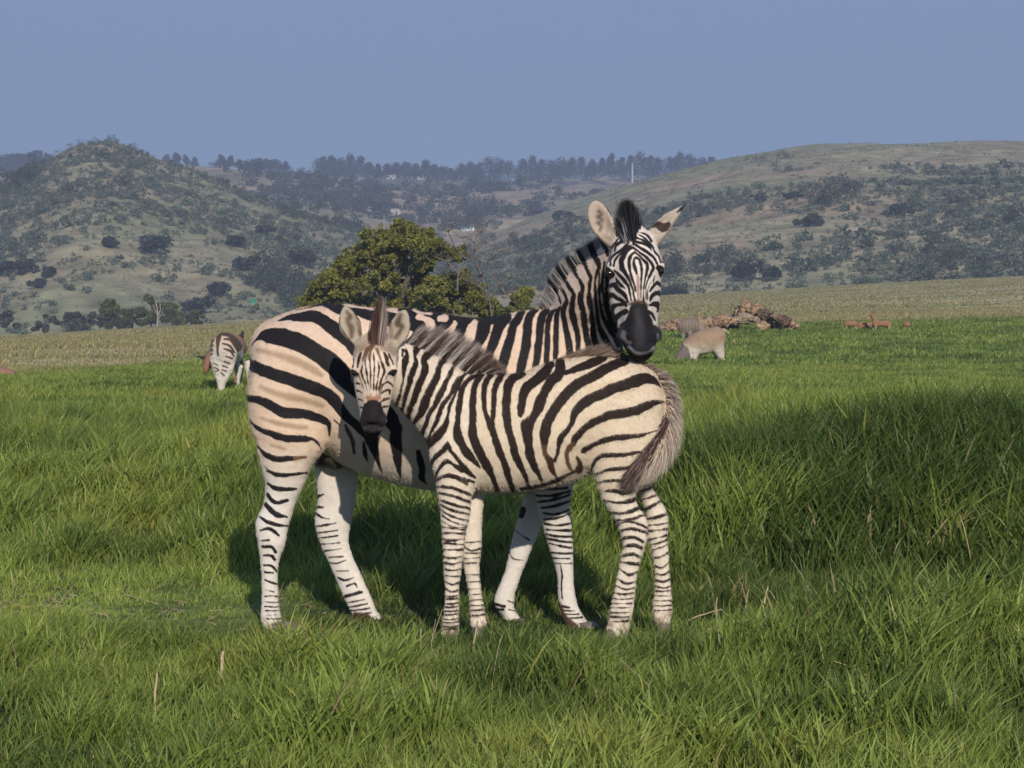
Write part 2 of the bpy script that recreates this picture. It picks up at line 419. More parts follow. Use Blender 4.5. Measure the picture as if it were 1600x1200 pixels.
def hill_t(h, a, row):
    """fraction of the hill sheet that lies at a given height row for column a"""
    j = int(np.clip(np.searchsorted(h['A'][0], a), 0, h['A'].shape[1] - 1)); r = row_of(h['Z'][:, j], h['Y'][:, j])
    k = np.nonzero(h['T'][:, 0] <= 1)[0]; rr = np.minimum.accumulate(r[k])
    return float(np.interp(-row, -rr, h['T'][k, 0]))
def mixc(cols, w):
    out = 0
    for c, k in zip(cols, w): out = out + np.array(c)[None] * k[:, None]
    return out
def col_grass_hill(V, T, A):
    n1 = fbm(V[:, :2], 45, 61, 5); n2 = fbm(V[:, :2], 12, 62, 4); n3 = fbm(V[:, :2], 70, 63, 3)
    c = mixc([(0.295, 0.255, 0.155)], [1 + 0.35 * n2])
    red = sstep(0.12, 0.42, n1)[:, None] * 0.6; c = c * (1 - red) + np.array([0.33, 0.23, 0.15]) * red
    gr = sstep(0.0, 0.45, n3 + 0.4 * n2)[:, None] * 0.55; c = c * (1 - gr) + np.array([0.18, 0.205, 0.105]) * gr
    return c
def col_tan(V, T, A):
    n1 = fbm(V[:, :2], 90, 71, 5); n2 = fbm(V[:, :2], 25, 72, 4)
    c = mixc([(0.33, 0.26, 0.175)], [1 + 0.3 * n2]); g = sstep(-0.05, 0.3, n1)[:, None] * 0.7
    return c * (1 - g) + np.array([0.13, 0.15, 0.07]) * g
L_SKY = [(-1200, 420), (-300, 330), (-60, 296), (0, 288), (30, 278), (60, 262), (90, 238), (115, 226), (140, 220), (175, 219), (205, 228), (235, 244), (262, 257), (330, 279), (400, 309), (480, 338), (560, 368), (640, 400), (760, 430), (1000, 445), (2600, 460)]
R_SKY = [(-1200, 560), (300, 520), (560, 470), (640, 425), (700, 398), (760, 372), (820, 346), (880, 322), (950, 298), (1020, 276), (1090, 258), (1150, 243), (1210, 234), (1270, 226), (1350, 223), (1440, 227), (1520, 225), (1600, 223), (1900, 222), (2600, 235)]
M_SKY = [(-1200, 300), (100, 285), (200, 270), (290, 257), (360, 262), (430, 270), (520, 280), (580, 292), (680, 305), (780, 300), (880, 296), (1000, 290), (1100, 285), (2600, 290)]
F_SKY = [(-1200, 262), (0, 266), (90, 262), (250, 258), (450, 272), (600, 280), (740, 284), (900, 280), (1000, 276), (1150, 272), (1300, 280), (2600, 300)]
H_L = hill('hill', L_SKY, [(-1200, 560), (0, 533), (300, 520), (800, 500), (2600, 480)], 420, 720, col_grass_hill, 5.0, 101, 0.9)
H_R = hill('hill', R_SKY, [(-1200, 560), (0, 540), (800, 500), (1600, 450), (2600, 430)], 430, 800, col_grass_hill, 5.5, 131, 0.85)
H_M = hill('hill', M_SKY, [(-1200, 500), (800, 470), (2600, 470)], 760, 1250, col_tan, 7.0, 161, 0.8)
H_F = hill('hill', F_SKY, [(-1200, 420), (800, 400), (2600, 400)], 1280, 1700, col_tan, 6.0, 191, 0.8, back=0.2)

# ------------------------------------------------------------------ foliage
def leaf_cloud(centers, radii, n_per, leaf, squash=0.8, c0=(0.05, 0.09, 0.025), c1=(0.10, 0.15, 0.04), shell=0.45):
    """many small leaf faces spread through overlapping clumps"""
    centers = np.array(centers, float); radii = np.array(radii, float); N = len(centers)
    k = np.repeat(np.arange(N), n_per); n = len(k)
    d = rng.normal(size=(n, 3)); d /= np.linalg.norm(d, axis=1)[:, None]
    r = radii[k] * (shell + (1 - shell) * rng.random(n) ** 0.6) 
    p = centers[k] + d * (r * (1, 1, 1) if np.ndim(r) > 1 else r[:, None]) * np.array([1, 1, squash])
    a = rng.normal(size=(n, 3)); a = a * 0.8 + d * 0.3; a /= np.linalg.norm(a, axis=1)[:, None]
    b = np.cross(a, rng.normal(size=(n, 3))); b /= np.linalg.norm(b, axis=1)[:, None]
    s = leaf * (0.6 + 0.8 * rng.random(n))[:, None]
    V = np.stack([p - a * s, p + b * s * 0.5, p + a * s, p - b * s * 0.5], 1).reshape(-1, 3)
    q = np.arange(n * 4).reshape(-1, 4)
    t = (0.5 * rng.random(n) + 0.5 * rng.random(N)[k])[:, None]
    c = np.repeat(np.array(c0) * (1 - t) + np.array(c1) * t, 4, 0)
    return V, q, c
def tube_mesh(paths, seg=6):
    V = []; Q = []; o = 0
    for p in paths:
        p = np.array(p, float); n = len(p)
        for j in range(n):
            w = p[min(j+1, n-1), :3] - p[max(j-1, 0), :3]; w /= np.linalg.norm(w) + 1e-9
            u = np.cross(w, (0.3, 1, 0.1)); u /= np.linalg.norm(u) + 1e-9; v = np.cross(w, u)
            for i in range(seg):
                a = 2 * math.pi * i / seg; V.append(p[j, :3] + (u * math.cos(a) + v * math.sin(a)) * p[j, 3])
        for j in range(n - 1):
            for i in range(seg): Q.append((o+j*seg+i, o+j*seg+(i+1) % seg, o+(j+1)*seg+(i+1) % seg, o+(j+1)*seg+i))
        o += n * seg
    return np.array(V), np.array(Q)
def branchy(base, top, r0, depth, spread, rr):
    """recursive limbs as a list of tapered paths"""
    out = []
    def rec(p, d, L, r, k):
        n = 5; pts = []; q = np.array(p, float); dd = np.array(d, float)
        for i in range(n):
            pts.append((*q, r * (1 - 0.45 * i / (n - 1))))
            dd = dd + rr.normal(size=3) * 0.16; dd /= np.linalg.norm(dd); q = q + dd * L / (n - 1)
        out.append(pts); q = np.array(pts[-1][:3])
        if k > 0:
            for _ in range(3 if k > 1 else 4):
                nd = dd + rr.normal(size=3) * spread; nd[2] = nd[2] * 0.7 + 0.15; nd /= np.linalg.norm(nd)
                s = pts[rr.integers(2, n)]
                rec(s[:3], nd, L * 0.72, s[3] * 0.62, k - 1)
    d = np.array(top, float) - base; L = np.linalg.norm(d); rec(base, d / L, L, r0, depth)
    return out
def tree(name, label, cat, px, base_row, Y, w_px, h_px, lobes, leaf, n_per, c0, c1, group=None, zbase=None, seed=1, trunk=True, squash=0.75, low=0.15):
    rr = np.random.default_rng(seed); m = Y / F
    b = P(px, base_row, Y) if zbase is None else np.array([(px - 800) * m, Y, zbase])
    root = bpy.data.objects.new(name, None); COL.objects.link(root); root.location = b
    tag(root, label, cat, group)
    Wd, H = w_px * m, h_px * m; cs = []; rs = []
    for i in range(lobes):
        ang = rr.random() * 6.28; rad = math.sqrt(rr.random()); zz = rr.random()
        env = math.sqrt(max(0.05, 1 - (abs(zz - 0.35) / 0.68) ** 2))
        cs.append((math.cos(ang) * rad * Wd * 0.42 * env, math.sin(ang) * rad * Wd * 0.36 * env, H * (low + (0.93 - low) * zz)))
        rs.append(min(Wd, H) * (0.10 + 0.09 * rr.random()))
    V, q, c = leaf_cloud(cs, rs, n_per, leaf, squash, c0, c1)
    V[:, 2] = np.maximum(V[:, 2], -0.05)
    obj('crown', mkmesh('crown', V, [q], False, c, [M_LEAF]), root)
    if trunk:
        paths = branchy((0, 0, -0.1), (0.03 * Wd, 0, H * 0.35), 0.028 * H + 0.02, 2, 0.8, rr)
        Vt, Qt = tube_mesh(paths, 5)
        obj('trunk', mkmesh('trunk', Vt, [Qt], True, np.array([[0.10, 0.085, 0.065]]).repeat(len(Vt), 0), [M_BARK]), root)
    return root

# scrub on the hillsides: one mass nobody could count
def scrub(h, n, dens, s0, s1, c0, c1, seed, amin=-250, amax=1850, nleaf=26):
    rr = np.random.default_rng(seed); a = rr.uniform(amin, amax, n * 4); t = rr.uniform(0.0, 1.0, n * 4)
    p = hz(h, a, t); keep = rr.random(len(a)) < dens(a, t, p); p = p[keep][:n]
    s = s0 + (s1 - s0) * rr.random(len(p)) ** 2.2; p = p + np.stack([0*s, 0*s, s * 0.25], 1)
    off = rr.normal(size=(len(p), 2, 3)) * (s * 0.45)[:, None, None] * [1, 1, 0.35]
    cs = (p[:, None] + off).reshape(-1, 3); rs = np.repeat(s * 0.5, 2)
    k = len(cs); V, q, c = leaf_cloud(cs, rs, nleaf, 1.0, 0.75, c0, c1, 0.3)
    # scale leaves with bush size
    cen = np.repeat(V.reshape(-1, 4, 3).mean(1), 4, 0); sc = np.repeat(np.repeat(rs, nleaf), 4)[:, None] * 0.34
    return cen + (V - cen) * sc, q, c
Vs, Qs, Cs = [], [], []; off = 0
def addp(r):
    global off
    Vs.append(r[0]); Qs.append(r[1] + off); Cs.append(r[2]); off += len(r[0])
def dl(a, t, p): 
    return np.clip(0.34 + 0.9 * fbm(p[:, :2], 40, 5, 3) + 0.45 * (t > 0.55) + 0.9 * sstep(110, 0, a) * sstep(0.35, 0.8, t) - 0.25 * (t < 0.2), 0, 1)
def dr(a, t, p):
    return np.clip(0.15 + 1.2 * fbm(p[:, :2], 45, 6, 3) + 0.35 * (t < 0.55) + 0.5 * sstep(1350, 1500, a) * (t < 0.5) - 0.9 * sstep(0.66, 0.85, t), 0, 1)
def dm(a, t, p):
    return np.clip(0.25 + 1.8 * fbm(p[:, :2], 90, 7, 3) + 0.35 * (t < 0.75) * (a > 380), 0, 1)
sage0, sage1 = (0.06, 0.082, 0.052), (0.15, 0.19, 0.125)
dk0, dk1 = (0.035, 0.05, 0.034), (0.09, 0.115, 0.065)
addp(scrub(H_L, 4600, dl, 0.8, 2.7, sage0, sage1, 1, -250, 700))
addp(scrub(H_R, 4600, dr, 0.8, 3.0, sage0, sage1, 2, 600, 1850))
addp(scrub(H_L, 5200, lambda a, t, p: np.clip(0.5 + 0.8 * fbm(p[:, :2], 18, 8, 3), 0, 1), 0.35, 1.1, sage0, sage1, 21, -250, 700, 10))
addp(scrub(H_R, 5200, lambda a, t, p: np.clip(0.45 + 0.9 * fbm(p[:, :2], 18, 9, 3), 0, 1), 0.35, 1.1, sage0, (0.14, 0.16, 0.10), 22, 600, 1850, 10))
addp(scrub(H_R, 200, dr, 1.5, 4.2, dk0, dk1, 3, 600, 1850, 40))
addp(scrub(H_L, 150, dl, 1.5, 3.5, dk0, dk1, 4, -250, 700, 40))
addp(scrub(H_M, 1000, dm, 2.0, 6.0, dk0, dk1, 5, 150, 1100, 40))
o = obj('hillside_scrub', mkmesh('hillside_scrub', np.vstack(Vs), [np.vstack(Qs)], False, np.vstack(Cs), [M_LEAF])); tag(o, 'grey green scrub dotted over the hillsides', 'scrub', kind='stuff')
# wooded valley and plantation belts
def wood(h, spots, n, s0, s1, c0, c1, seed, nleaf=210):
    rr = np.random.default_rng(seed); cs = []; rs = []
    for (a0, r0, a1, r1, th) in spots:
        for _ in range(n):
            u = rr.random(); a = a0 + (a1 - a0) * u + rr.normal() * 4; r = r0 + (r1 - r0) * u + rr.normal() * th
            p = hz(h, np.array([a]), np.array([hill_t(h, a, r)]))[0]; s = s0 + (s1 - s0) * rr.random()
            for _ in range(3): cs.append(p + rr.normal(size=3) * s * 0.35 + (0, 0, s * 0.5)); rs.append(s * 0.42)
    V, q, c = leaf_cloud(cs, rs, nleaf // 3, 1.0, 0.85, c0, c1, 0.3)
    cen = np.repeat(V.reshape(-1, 4, 3).mean(1), 4, 0); sc = np.repeat(np.repeat(rs, nleaf // 3), 4)[:, None] * 0.20
    return cen + (V - cen) * sc, q, c
Vs, Qs, Cs = [], [], []; off = 0
addp(wood(H_M, [(425, 300, 640, 318, 9), (470, 312, 640, 335, 8), (560, 310, 700, 300, 6), (330, 270, 520, 292, 3), (640, 340, 780, 330, 8), (700, 330, 860, 338, 7), (720, 295, 860, 290, 4), (660, 352, 800, 350, 8)], 20, 4, 7.5, dk0, dk1, 11))
addp(wood(H_R, [(690, 405, 870, 358, 9), (740, 400, 900, 430, 12), (660, 410, 740, 440, 12), (820, 390, 920, 360, 5), (860, 440, 960, 470, 10), (1390, 400, 1600, 440, 20), (1040, 430, 1130, 420, 8), (1260, 330, 1330, 300, 6)], 16, 2.0, 4.2, dk0, dk1, 12))
addp(wood(H_L, [(0, 300, 60, 275, 8), (370, 410, 520, 470, 16), (400, 440, 520, 490, 12), (440, 330, 600, 375, 6)], 32, 2.2, 4.6, dk0, dk1, 13))
addp(wood(H_L, [(0, 282, 60, 262, 4), (55, 264, 130, 232, 5), (110, 228, 190, 224, 2), (200, 236, 250, 262, 3)], 26, 1.2, 2.4, dk0, dk1, 14, 60))
addp(wood(H_R, [(1150, 256, 1200, 250, 1), (1195, 262, 1240, 268, 1.5), (1215, 245, 1240, 250, 1)], 12, 1.5, 2.6, dk0, dk1, 15, 60))
addp(wood(H_F, [(500, 272, 560, 276, 2), (560, 270, 700, 274, 1.5), (700, 278, 900, 276, 3), (900, 276, 1120, 272, 3), (0, 268, 78, 266, 1.5)], 60, 5, 9, dk0, dk1, 16, 100))
o = obj('valley_woodland', mkmesh('valley_woodland', np.vstack(Vs), [np.vstack(Qs)], False, np.vstack(Cs), [M_LEAF])); tag(o, 'dark woodland massed in the valley and on the lower slopes', 'woodland', kind='stuff')

# separate dark bushes standing out on the slopes
BUSH = [(H_L, 243, 385, 62, 36, 'large dark round bush alone on the middle of the left hill'), (H_L, 172, 380, 22, 18, 'small dark bush just left of the large round bush on the left hill'),
 (H_L, 370, 378, 36, 20, 'low dark bush to the right of the large round bush on the left hill'), (H_L, 415, 362, 24, 18, 'upright dark bush high on the right flank of the left hill'),
 (H_L, 385, 415, 40, 26, 'dark bush at the left end of the thicket below the left hill'), (H_L, 474, 405, 42, 30, 'dark bush right of the thicket, nearest the big green tree'),
 (H_L, 340, 455, 36, 26, 'dark bush low on the left hill above the row of field trees'), (H_L, 38, 418, 36, 26, 'dark bush second from the left edge on the lower left hill'),
 (H_L, 8, 420, 28, 24, 'dark bush cut by the left edge on the lower left hill'), (H_L, 78, 425, 24, 18, 'dark bush third from the left edge on the lower left hill'),
 (H_L, 62, 444, 22, 14, 'small grey green bush beneath the dark bushes on the lower left hill'), (H_L, 310, 480, 40, 34, 'grey green tree standing right behind the row of field trees'),
 (H_R, 1405, 330, 30, 22, 'dark round bush in the upper middle of the right hill'), (H_R, 1165, 425, 44, 36, 'dark bush low on the right hill beyond the ear of the zebra'),
 (H_R, 1205, 428, 34, 24, 'small dark bush at the right of the dark bush low on the right hill'), (H_R, 1055, 460, 34, 26, 'dark bush at the foot of the right hill right beside the zebra cheek'),
 (H_R, 1268, 345, 34, 22, 'dark bush near the rocky outcrop on the right hill'), (H_R, 1235, 305, 40, 14, 'flat dark bush under the crest of the right hill'),
 (H_R, 875, 338, 34, 16, 'dark bush on the pale left shoulder of the right hill'), (H_R, 960, 455, 30, 22, 'dark bush hidden partly by the zebra neck')]
for i, (h, a, r, w, hh, lb) in enumerate(BUSH):
    p = hz(h, np.array([float(a)]), np.array([hill_t(h, a, r + hh * 0.4)]))[0]; m = p[1] / F
    rr = np.random.default_rng(500 + i); cs = [(rr.normal() * w * m * 0.22, rr.normal() * w * m * 0.2, hh * m * (0.25 + 0.5 * rr.random())) for _ in range(14)]
    V, q, c = leaf_cloud(cs, [min(w, hh * 1.4) * m * (0.16 + 0.12 * rr.random()) for _ in cs], 60, 0.45, 0.8, (0.02, 0.03, 0.022), (0.05, 0.065, 0.04), 0.3)
    o = obj('bush', mkmesh('bush', V, [q], False, c, [M_LEAF])); o.location = p; tag(o, lb, 'bush', 'dark bushes on the hillsides')

# trees along the far skyline
FAR = [(x, 14 + 6 * math.sin(x * 0.7), 16) for x in range(4, 78, 9)] + [(x, 6, 12) for x in (262, 276, 292, 306)] + [(346, 16, 15), (362, 8, 14), (376, 8, 13), (388, 7, 14)] + \
      [(x, 10, 16) for x in (404, 418, 432, 446)] + [(505, 24, 20), (519, 28, 20), (533, 20, 20), (548, 27, 24), (563, 20, 20), (578, 17, 20), (592, 15, 18), (606, 15, 18), (620, 17, 20), (636, 24, 22), (650, 20, 20), (664, 18, 20), (678, 20, 20), (692, 16, 20)] + \
      [(706, 12, 16), (722, 18, 20), (735, 25, 22), (750, 22, 22), (765, 26, 24), (780, 24, 22), (795, 24, 24), (814, 34, 26), (832, 27, 24), (846, 24, 22), (862, 26, 24), (878, 30, 24), (893, 25, 24), (908, 26, 24), (924, 25, 22), (940, 28, 24), (955, 27, 22), (972, 33, 24), (984, 38, 20), (1000, 30, 22), (1016, 27, 22), (1030, 25, 22), (1046, 25, 22), (1062, 26, 22), (1078, 24, 22), (1094, 26, 22), (1110, 22, 20)]
QL = ['among the trees at the far left above the left hill', 'on the skyline between the left hill and the big tree', 'on the skyline left of the white houses', 'on the skyline right of the white houses', 'in the dense skyline belt left of the zebra ears']
for i, (x, hpx, wpx) in enumerate(FAR):
    Yd = 1640 + 20 * math.sin(i * 1.7); m = Yd / F; rr = np.random.default_rng(900 + i); hpx *= rr.uniform(0.5, 0.9); wpx *= rr.uniform(0.9, 1.6)
    zg = CAMH + (485 - interp(F_SKY, x) - 3) / F * 1690
    Hh = (hpx + 8) * m; Wd = wpx * m * 1.35; tall = hpx > wpx
    cs = [(rr.normal() * Wd * 0.18 * (1.25 - z), rr.normal() * Wd * 0.2, Hh * (0.08 + 0.86 * z)) for z in np.linspace(0, 1, 12) ** 0.9]
    V, q, c = leaf_cloud(cs, [Wd * (0.20 + 0.12 * rr.random()) * (1.15 - 0.6 * k / 11) for k in range(12)], 90, 0.62, 1.0, (0.018, 0.028, 0.022), (0.04, 0.055, 0.035), 0.3)
    root = bpy.data.objects.new('skyline_tree', None); COL.objects.link(root); root.location = ((x - 800) * m, Yd, zg)
    obj('crown', mkmesh('crown', V, [q], False, c, [M_LEAF]), root)
    Vt, Qt = tube_mesh([[(0, 0, -1, 0.5), (0.2, 0, Hh * 0.4, 0.35), (0.1, 0, Hh * 0.8, 0.15)]], 5)
    obj('trunk', mkmesh('trunk', Vt, [Qt], True, np.array([[0.09, 0.08, 0.06]]).repeat(len(Vt), 0), [M_BARK]), root)
    g = 0 if x < 100 else 1 if x < 460 else 2 if x < 590 else 3 if x < 700 else 4
    shp = 'tall' if hpx >= 28 else ('low' if hpx < 14 else 'middling')
    tag(root, '%s hazy blue tree %s' % (shp, QL[g]), 'tree', 'trees along the far skyline')
# ------------------------------------------------------------------ trees of the middle distance
def gz(x, y): return float(ground_z(np.array([x]), np.array([y]))[0])
TG0, TG1 = (0.085, 0.094, 0.020), (0.235, 0.228, 0.045)
def big_tree():
    Y = 100.0; m = Y / F; px = 625; x = (px - 800) * m; z0 = gz(x, Y); rr = np.random.default_rng(3)
    root = bpy.data.objects.new('spreading_tree', None); COL.objects.link(root); root.location = (x, Y, z0)
    tag(root, 'broad yellow green tree with a spreading crown behind the adult zebra', 'tree')
    r0 = row_of(z0, Y)
    lob = [(625, 366, 24), (600, 374, 26), (652, 372, 22), (580, 390, 28), (625, 385, 32), (665, 385, 26), (690, 392, 18), (560, 400, 22), (715, 398, 14), (605, 415, 30), (650, 415, 28), (560, 420, 28),
           (530, 432, 26), (510, 450, 22), (545, 455, 30), (590, 450, 32), (640, 450, 30), (490, 465, 18), (520, 475, 24), (570, 482, 30), (620, 482, 30), (665, 455, 24), (690, 450, 26), (715, 445, 24), (700, 475, 28), (735, 455, 20), (745, 475, 24), (765, 480, 18), (660, 480, 30), (480, 480, 16), (678, 380, 12), (540, 412, 18)]
    cs = []; rs = []
    for (a, b, r) in lob:
        for _ in range(13):
            cs.append(((a - px + rr.normal() * r * 0.50) * m, rr.normal() * (0.9 + r * 0.02), (r0 - b + rr.normal() * r * 0.42) * m)); rs.append(r * m * (0.16 + 0.30 * rr.random() ** 1.5))
    V, q, c = leaf_cloud(cs, rs, 150, 0.10, 0.75, TG0, TG1, 0.05)
    V2, q2, c2 = leaf_cloud([((a - px) * m, 0.3, (r0 - b) * m) for (a, b, r) in lob], [r * m * 1.05 for (a, b, r) in lob], 420, 0.10, 0.9, TG0, TG1, 0.0)
    q = np.vstack([q, q2 + len(V)]); V = np.vstack([V, V2]); c = np.vstack([c, c2])
    obj('crown', mkmesh('crown', V, [q], False, c, [M_LEAF]), root)
    paths = branchy((0, 0, -0.1), (-0.2, 0, 1.6), 0.22, 3, 0.75, rr)
    for (a, b, r) in lob[::2]:
        e = np.array([(a - px) * m, rr.normal() * 0.5, (r0 - b) * m]); s = np.array([-0.1, 0, 1.0]); md = (s + e) / 2 + rr.normal(size=3) * 0.25
        paths.append([(*s, 0.13), (*((s + md) / 2), 0.1), (*md, 0.07), (*((e + md) / 2), 0.05), (*e, 0.02)])
    Vt, Qt = tube_mesh(paths, 6); obj('trunk', mkmesh('trunk', Vt, [Qt], True, np.array([[0.10, 0.085, 0.065]]).repeat(len(Vt), 0), [M_BARK]), root)
big_tree()
def dead_tree():
    Y = 98.0; m = Y / F; px = 772; x = (px - 800) * m; z0 = gz(x, Y); rr = np.random.default_rng(12)
    root = bpy.data.objects.new('dead_tree', None); COL.objects.link(root); root.location = (x, Y, z0)
    tag(root, 'leafless grey brown tree with bare twigs right of the spreading green tree', 'tree')
    r0 = row_of(z0, Y); paths = []
    def L(pts, r): 
        paths.append([((a - px) * m, 0.3 * rr.normal(), (r0 - b) * m, max(0.008, r * (1 - 0.8 * i / (len(pts) - 1)))) for i, (a, b) in enumerate(pts)])
    main = [[(772, 525), (765, 470), (752, 430), (735, 400), (722, 372)], [(715, 455), (716, 430), (728, 405), (745, 385), (752, 362)], [(752, 430), (765, 405), (785, 392), (810, 385)], [(716, 428), (700, 410), (680, 402)],
            [(765, 470), (780, 445), (800, 432), (822, 438)], [(728, 405), (712, 388), (700, 362)], [(752, 430), (742, 405), (742, 380), (748, 350)], [(765, 460), (745, 445), (728, 440)], [(780, 445), (790, 460), (808, 470)]]
    for k in main:
        L(k, 0.05)
        for _ in range(15):
            i = rr.integers(1, len(k)); a, b = k[i]; s = rr.choice([-1, 1]); tw = [(a, b)]
            dx, dy = s * rr.uniform(3, 8), -rr.uniform(0, 8)
            for _ in range(3): a += dx + rr.normal() * 2; b += dy + rr.normal() * 3; tw.append((a, b))
            L(tw, 0.016)
    Vt, Qt = tube_mesh(paths, 4); obj('trunk', mkmesh('trunk', Vt, [Qt], True, np.array([[0.15, 0.125, 0.115]]).repeat(len(Vt), 0), [M_BARK]), root)
dead_tree()
def gtree(name, lb, px, Y, w, top, c0, c1, n, lobes, leaf, seed, group=None, squash=0.75, trunk=True, low=0.15):
    x = (px - 800) / F * Y; z = gz(x, Y); h = row_of(z, Y) - top
    return tree(name, lb, 'tree' if 'tree' in name else 'bush', px, 0, Y, w, h, lobes, leaf, n, c0, c1, group, zbase=z, seed=seed, squash=squash, trunk=trunk, low=low)
gtree('bushy_tree', 'small bright green bushy tree right of the dead tree, left of the zebra mane', 818, 105, 62, 446, TG0, TG1, 300, 20, 0.10, 21)
gtree('bushy_tree', 'low green bush under the small bushy tree close to the zebra back', 780, 102, 60, 478, (0.04, 0.05, 0.015), (0.11, 0.12, 0.03), 220, 16, 0.10, 22)
G2a, G2b = (0.045, 0.058, 0.016), (0.13, 0.145, 0.04)
gf = 'trees in the row behind the dry field'
gtree('field_tree', 'leftmost green tree of the row behind the dry field', 172, 330, 42, 468, G2a, G2b, 200, 18, 0.30, 31, gf)
gtree('field_tree', 'tallest round green tree of the row behind the dry field', 235, 332, 44, 460, G2a, G2b, 220, 22, 0.30, 32, gf)
gtree('field_tree', 'wide green tree right of the pale dead trunk in the row behind the dry field', 270, 334, 52, 472, G2a, G2b, 200, 20, 0.30, 33, gf)
gtree('field_tree', 'low green tree between the leftmost and the tallest tree of the row', 203, 333, 36, 483, G2a, G2b, 160, 14, 0.30, 34, gf)
gtree('field_bush', 'low green bush at the right end of the tree row behind the dry field', 305, 336, 40, 486, G2a, G2b, 140, 12, 0.30, 35, gf)
gr0, gr1 = (0.045, 0.045, 0.035), (0.10, 0.095, 0.075)
gg = 'bare grey thickets behind the dry field'
for i, (px, w, top, lb) in enumerate([(76, 74, 490, 'grey bare thicket at the left end of the hedge behind the dry field'), (112, 66, 486, 'grey bare thicket in the middle of the hedge behind the dry field'), (146, 56, 489, 'grey bare thicket next to the leftmost green tree of the row'), (190, 60, 494, 'grey bare thicket under the green trees of the row'),
        (290, 60, 494, 'dark thicket at the foot of the right end of the tree row'), (12, 40, 486, 'purple grey thicket at the left edge behind the dry field')]):
    gtree('thicket', lb, px, 338 + i, w, top, gr0, gr1, 130, 12, 0.28, 40 + i, gg, trunk=False)
def pale_trunk():
    Y = 326.0; px = 246; m = Y / F; x = (px - 800) * m; z0 = gz(x, Y); r0 = row_of(z0, Y); paths = []
    def L(pts, r): paths.append([((a - px) * m, 0, (r0 - b) * m, max(0.03, r * (1 - 0.6 * i / (len(pts) - 1)))) for i, (a, b) in enumerate(pts)])
    L([(246, 510), (247, 495), (246, 482), (243, 470)], 0.15); L([(247, 495), (251, 484), (250, 468)], 0.10); L([(247, 492), (241, 482), (239, 476)], 0.08); L([(247, 500), (253, 490), (256, 480)], 0.06); L([(244, 472), (240, 462)], 0.05)
    V, Q = tube_mesh(paths, 5); o = obj('dead_tree', mkmesh('dead_tree', V, [Q], True, np.array([[0.34, 0.30, 0.26]]).repeat(len(V), 0), [M_BARK])); o.location = (x, Y, z0)
    tag(o, 'pale leafless forked trunk in front of the green tree row on the left', 'tree')
pale_trunk()

# ------------------------------------------------------------------ far houses, tower
def house(name, lb, cat, h, a, row, w, hh, dep, wall, roof, roofh=0.45, Y=None, door=True, group='houses on the far ridge'):
    if Y is None:
        p = hz(h, np.array([float(a)]), np.array([hill_t(h, a, row)]))[0]
    else: p = P(a, row, Y)
    root = bpy.data.objects.new(name, None); COL.objects.link(root); root.location = p; tag(root, lb, cat, group)
    m = p[1] / F; w, hh = w * m, hh * m; dep = dep * m
    def box(x0, x1, y0, y1, z0, z1):
        V = np.array([(x, y, z) for x in (x0, x1) for y in (y0, y1) for z in (z0, z1)]); q = np.array([(0,1,3,2),(4,6,7,5),(0,4,5,1),(2,3,7,6),(0,2,6,4),(1,5,7,3)]); return V, q
    V, q = box(-w/2, w/2, -dep/2, dep/2, -1.5, hh); obj('wall', mkmesh('wall', V, [q], False, np.array([wall]).repeat(8, 0), [M_PLAIN]), root)
    rh = hh * roofh; e = w * 0.04
    V = np.array([(-w/2-e, -dep/2-e, hh), (w/2+e, -dep/2-e, hh), (w/2+e, dep/2+e, hh), (-w/2-e, dep/2+e, hh), (-w/2+dep*.2, 0, hh+rh), (w/2-dep*.2, 0, hh+rh)])
    obj('roof', mkmesh('roof', V, [np.array([(0,1,5,4),(2,3,4,5),(3,2,1,0)]), np.array([(1,2,5),(3,0,4)])], False, np.array([roof]).repeat(6, 0), [M_PLAIN]), root)
    n = max(2, int(w / (hh * 1.4)))
    for i in range(n):
        cx = -w/2 + w * (i + 0.5) / n; V, q = box(cx - hh*0.16, cx + hh*0.16, -dep/2-0.05, -dep/2+0.02, hh*0.35, hh*0.75)
        obj('window', mkmesh('window', V, [q], False, np.array([(0.05, 0.06, 0.08)]).repeat(8, 0), [M_PLAIN]), root)
    return root
WH = (0.75, 0.74, 0.72); TN = (0.6, 0.5, 0.42); RR = (0.45, 0.28, 0.2); WR = (0.7, 0.7, 0.7)
house('house', 'white house with the tallest gable in the hamlet on the far ridge', 'house', H_F, 611, 277, 17, 6, 10, WH, WR, 0.8)
house('house', 'small white house left of the tall gabled one on the far ridge', 'house', H_F, 590, 279, 9, 5, 6, WH, WR)
house('house', 'white house right of the tall gabled one on the far ridge', 'house', H_F, 628, 280, 9, 5, 6, WH, WR)
house('shed', 'long low white shed right of the houses on the far ridge', 'shed', H_F, 652, 279, 30, 4, 8, WH, WR)
house('house', 'tan house with a pale roof left of the white houses on the far ridge', 'house', H_F, 567, 283, 15, 4, 8, TN, WR)
house('house', 'leftmost pinkish house of the hamlet on the far ridge', 'house', H_F, 538, 283, 16, 4, 8, (0.5, 0.38, 0.32), (0.45, 0.42, 0.4))
house('house', 'pinkish farm house among the valley trees above the spreading tree', 'house', H_M, 614, 337, 24, 8, 12, (0.5, 0.42, 0.40), (0.4, 0.33, 0.32), 0.3, group='farm buildings in the valley')
house('house', 'small pinkish outbuilding right of the valley farm house', 'house', H_M, 658, 334, 10, 6, 8, (0.5, 0.42, 0.42), (0.42, 0.36, 0.36), 0.3, group='farm buildings in the valley')
house('house', 'white cottage with a green roof among dark trees left of the zebra', 'house', H_M, 731, 360, 20, 4.5, 7, (0.85, 0.85, 0.84), (0.12, 0.32, 0.25), 0.5, group='farm buildings in the valley')
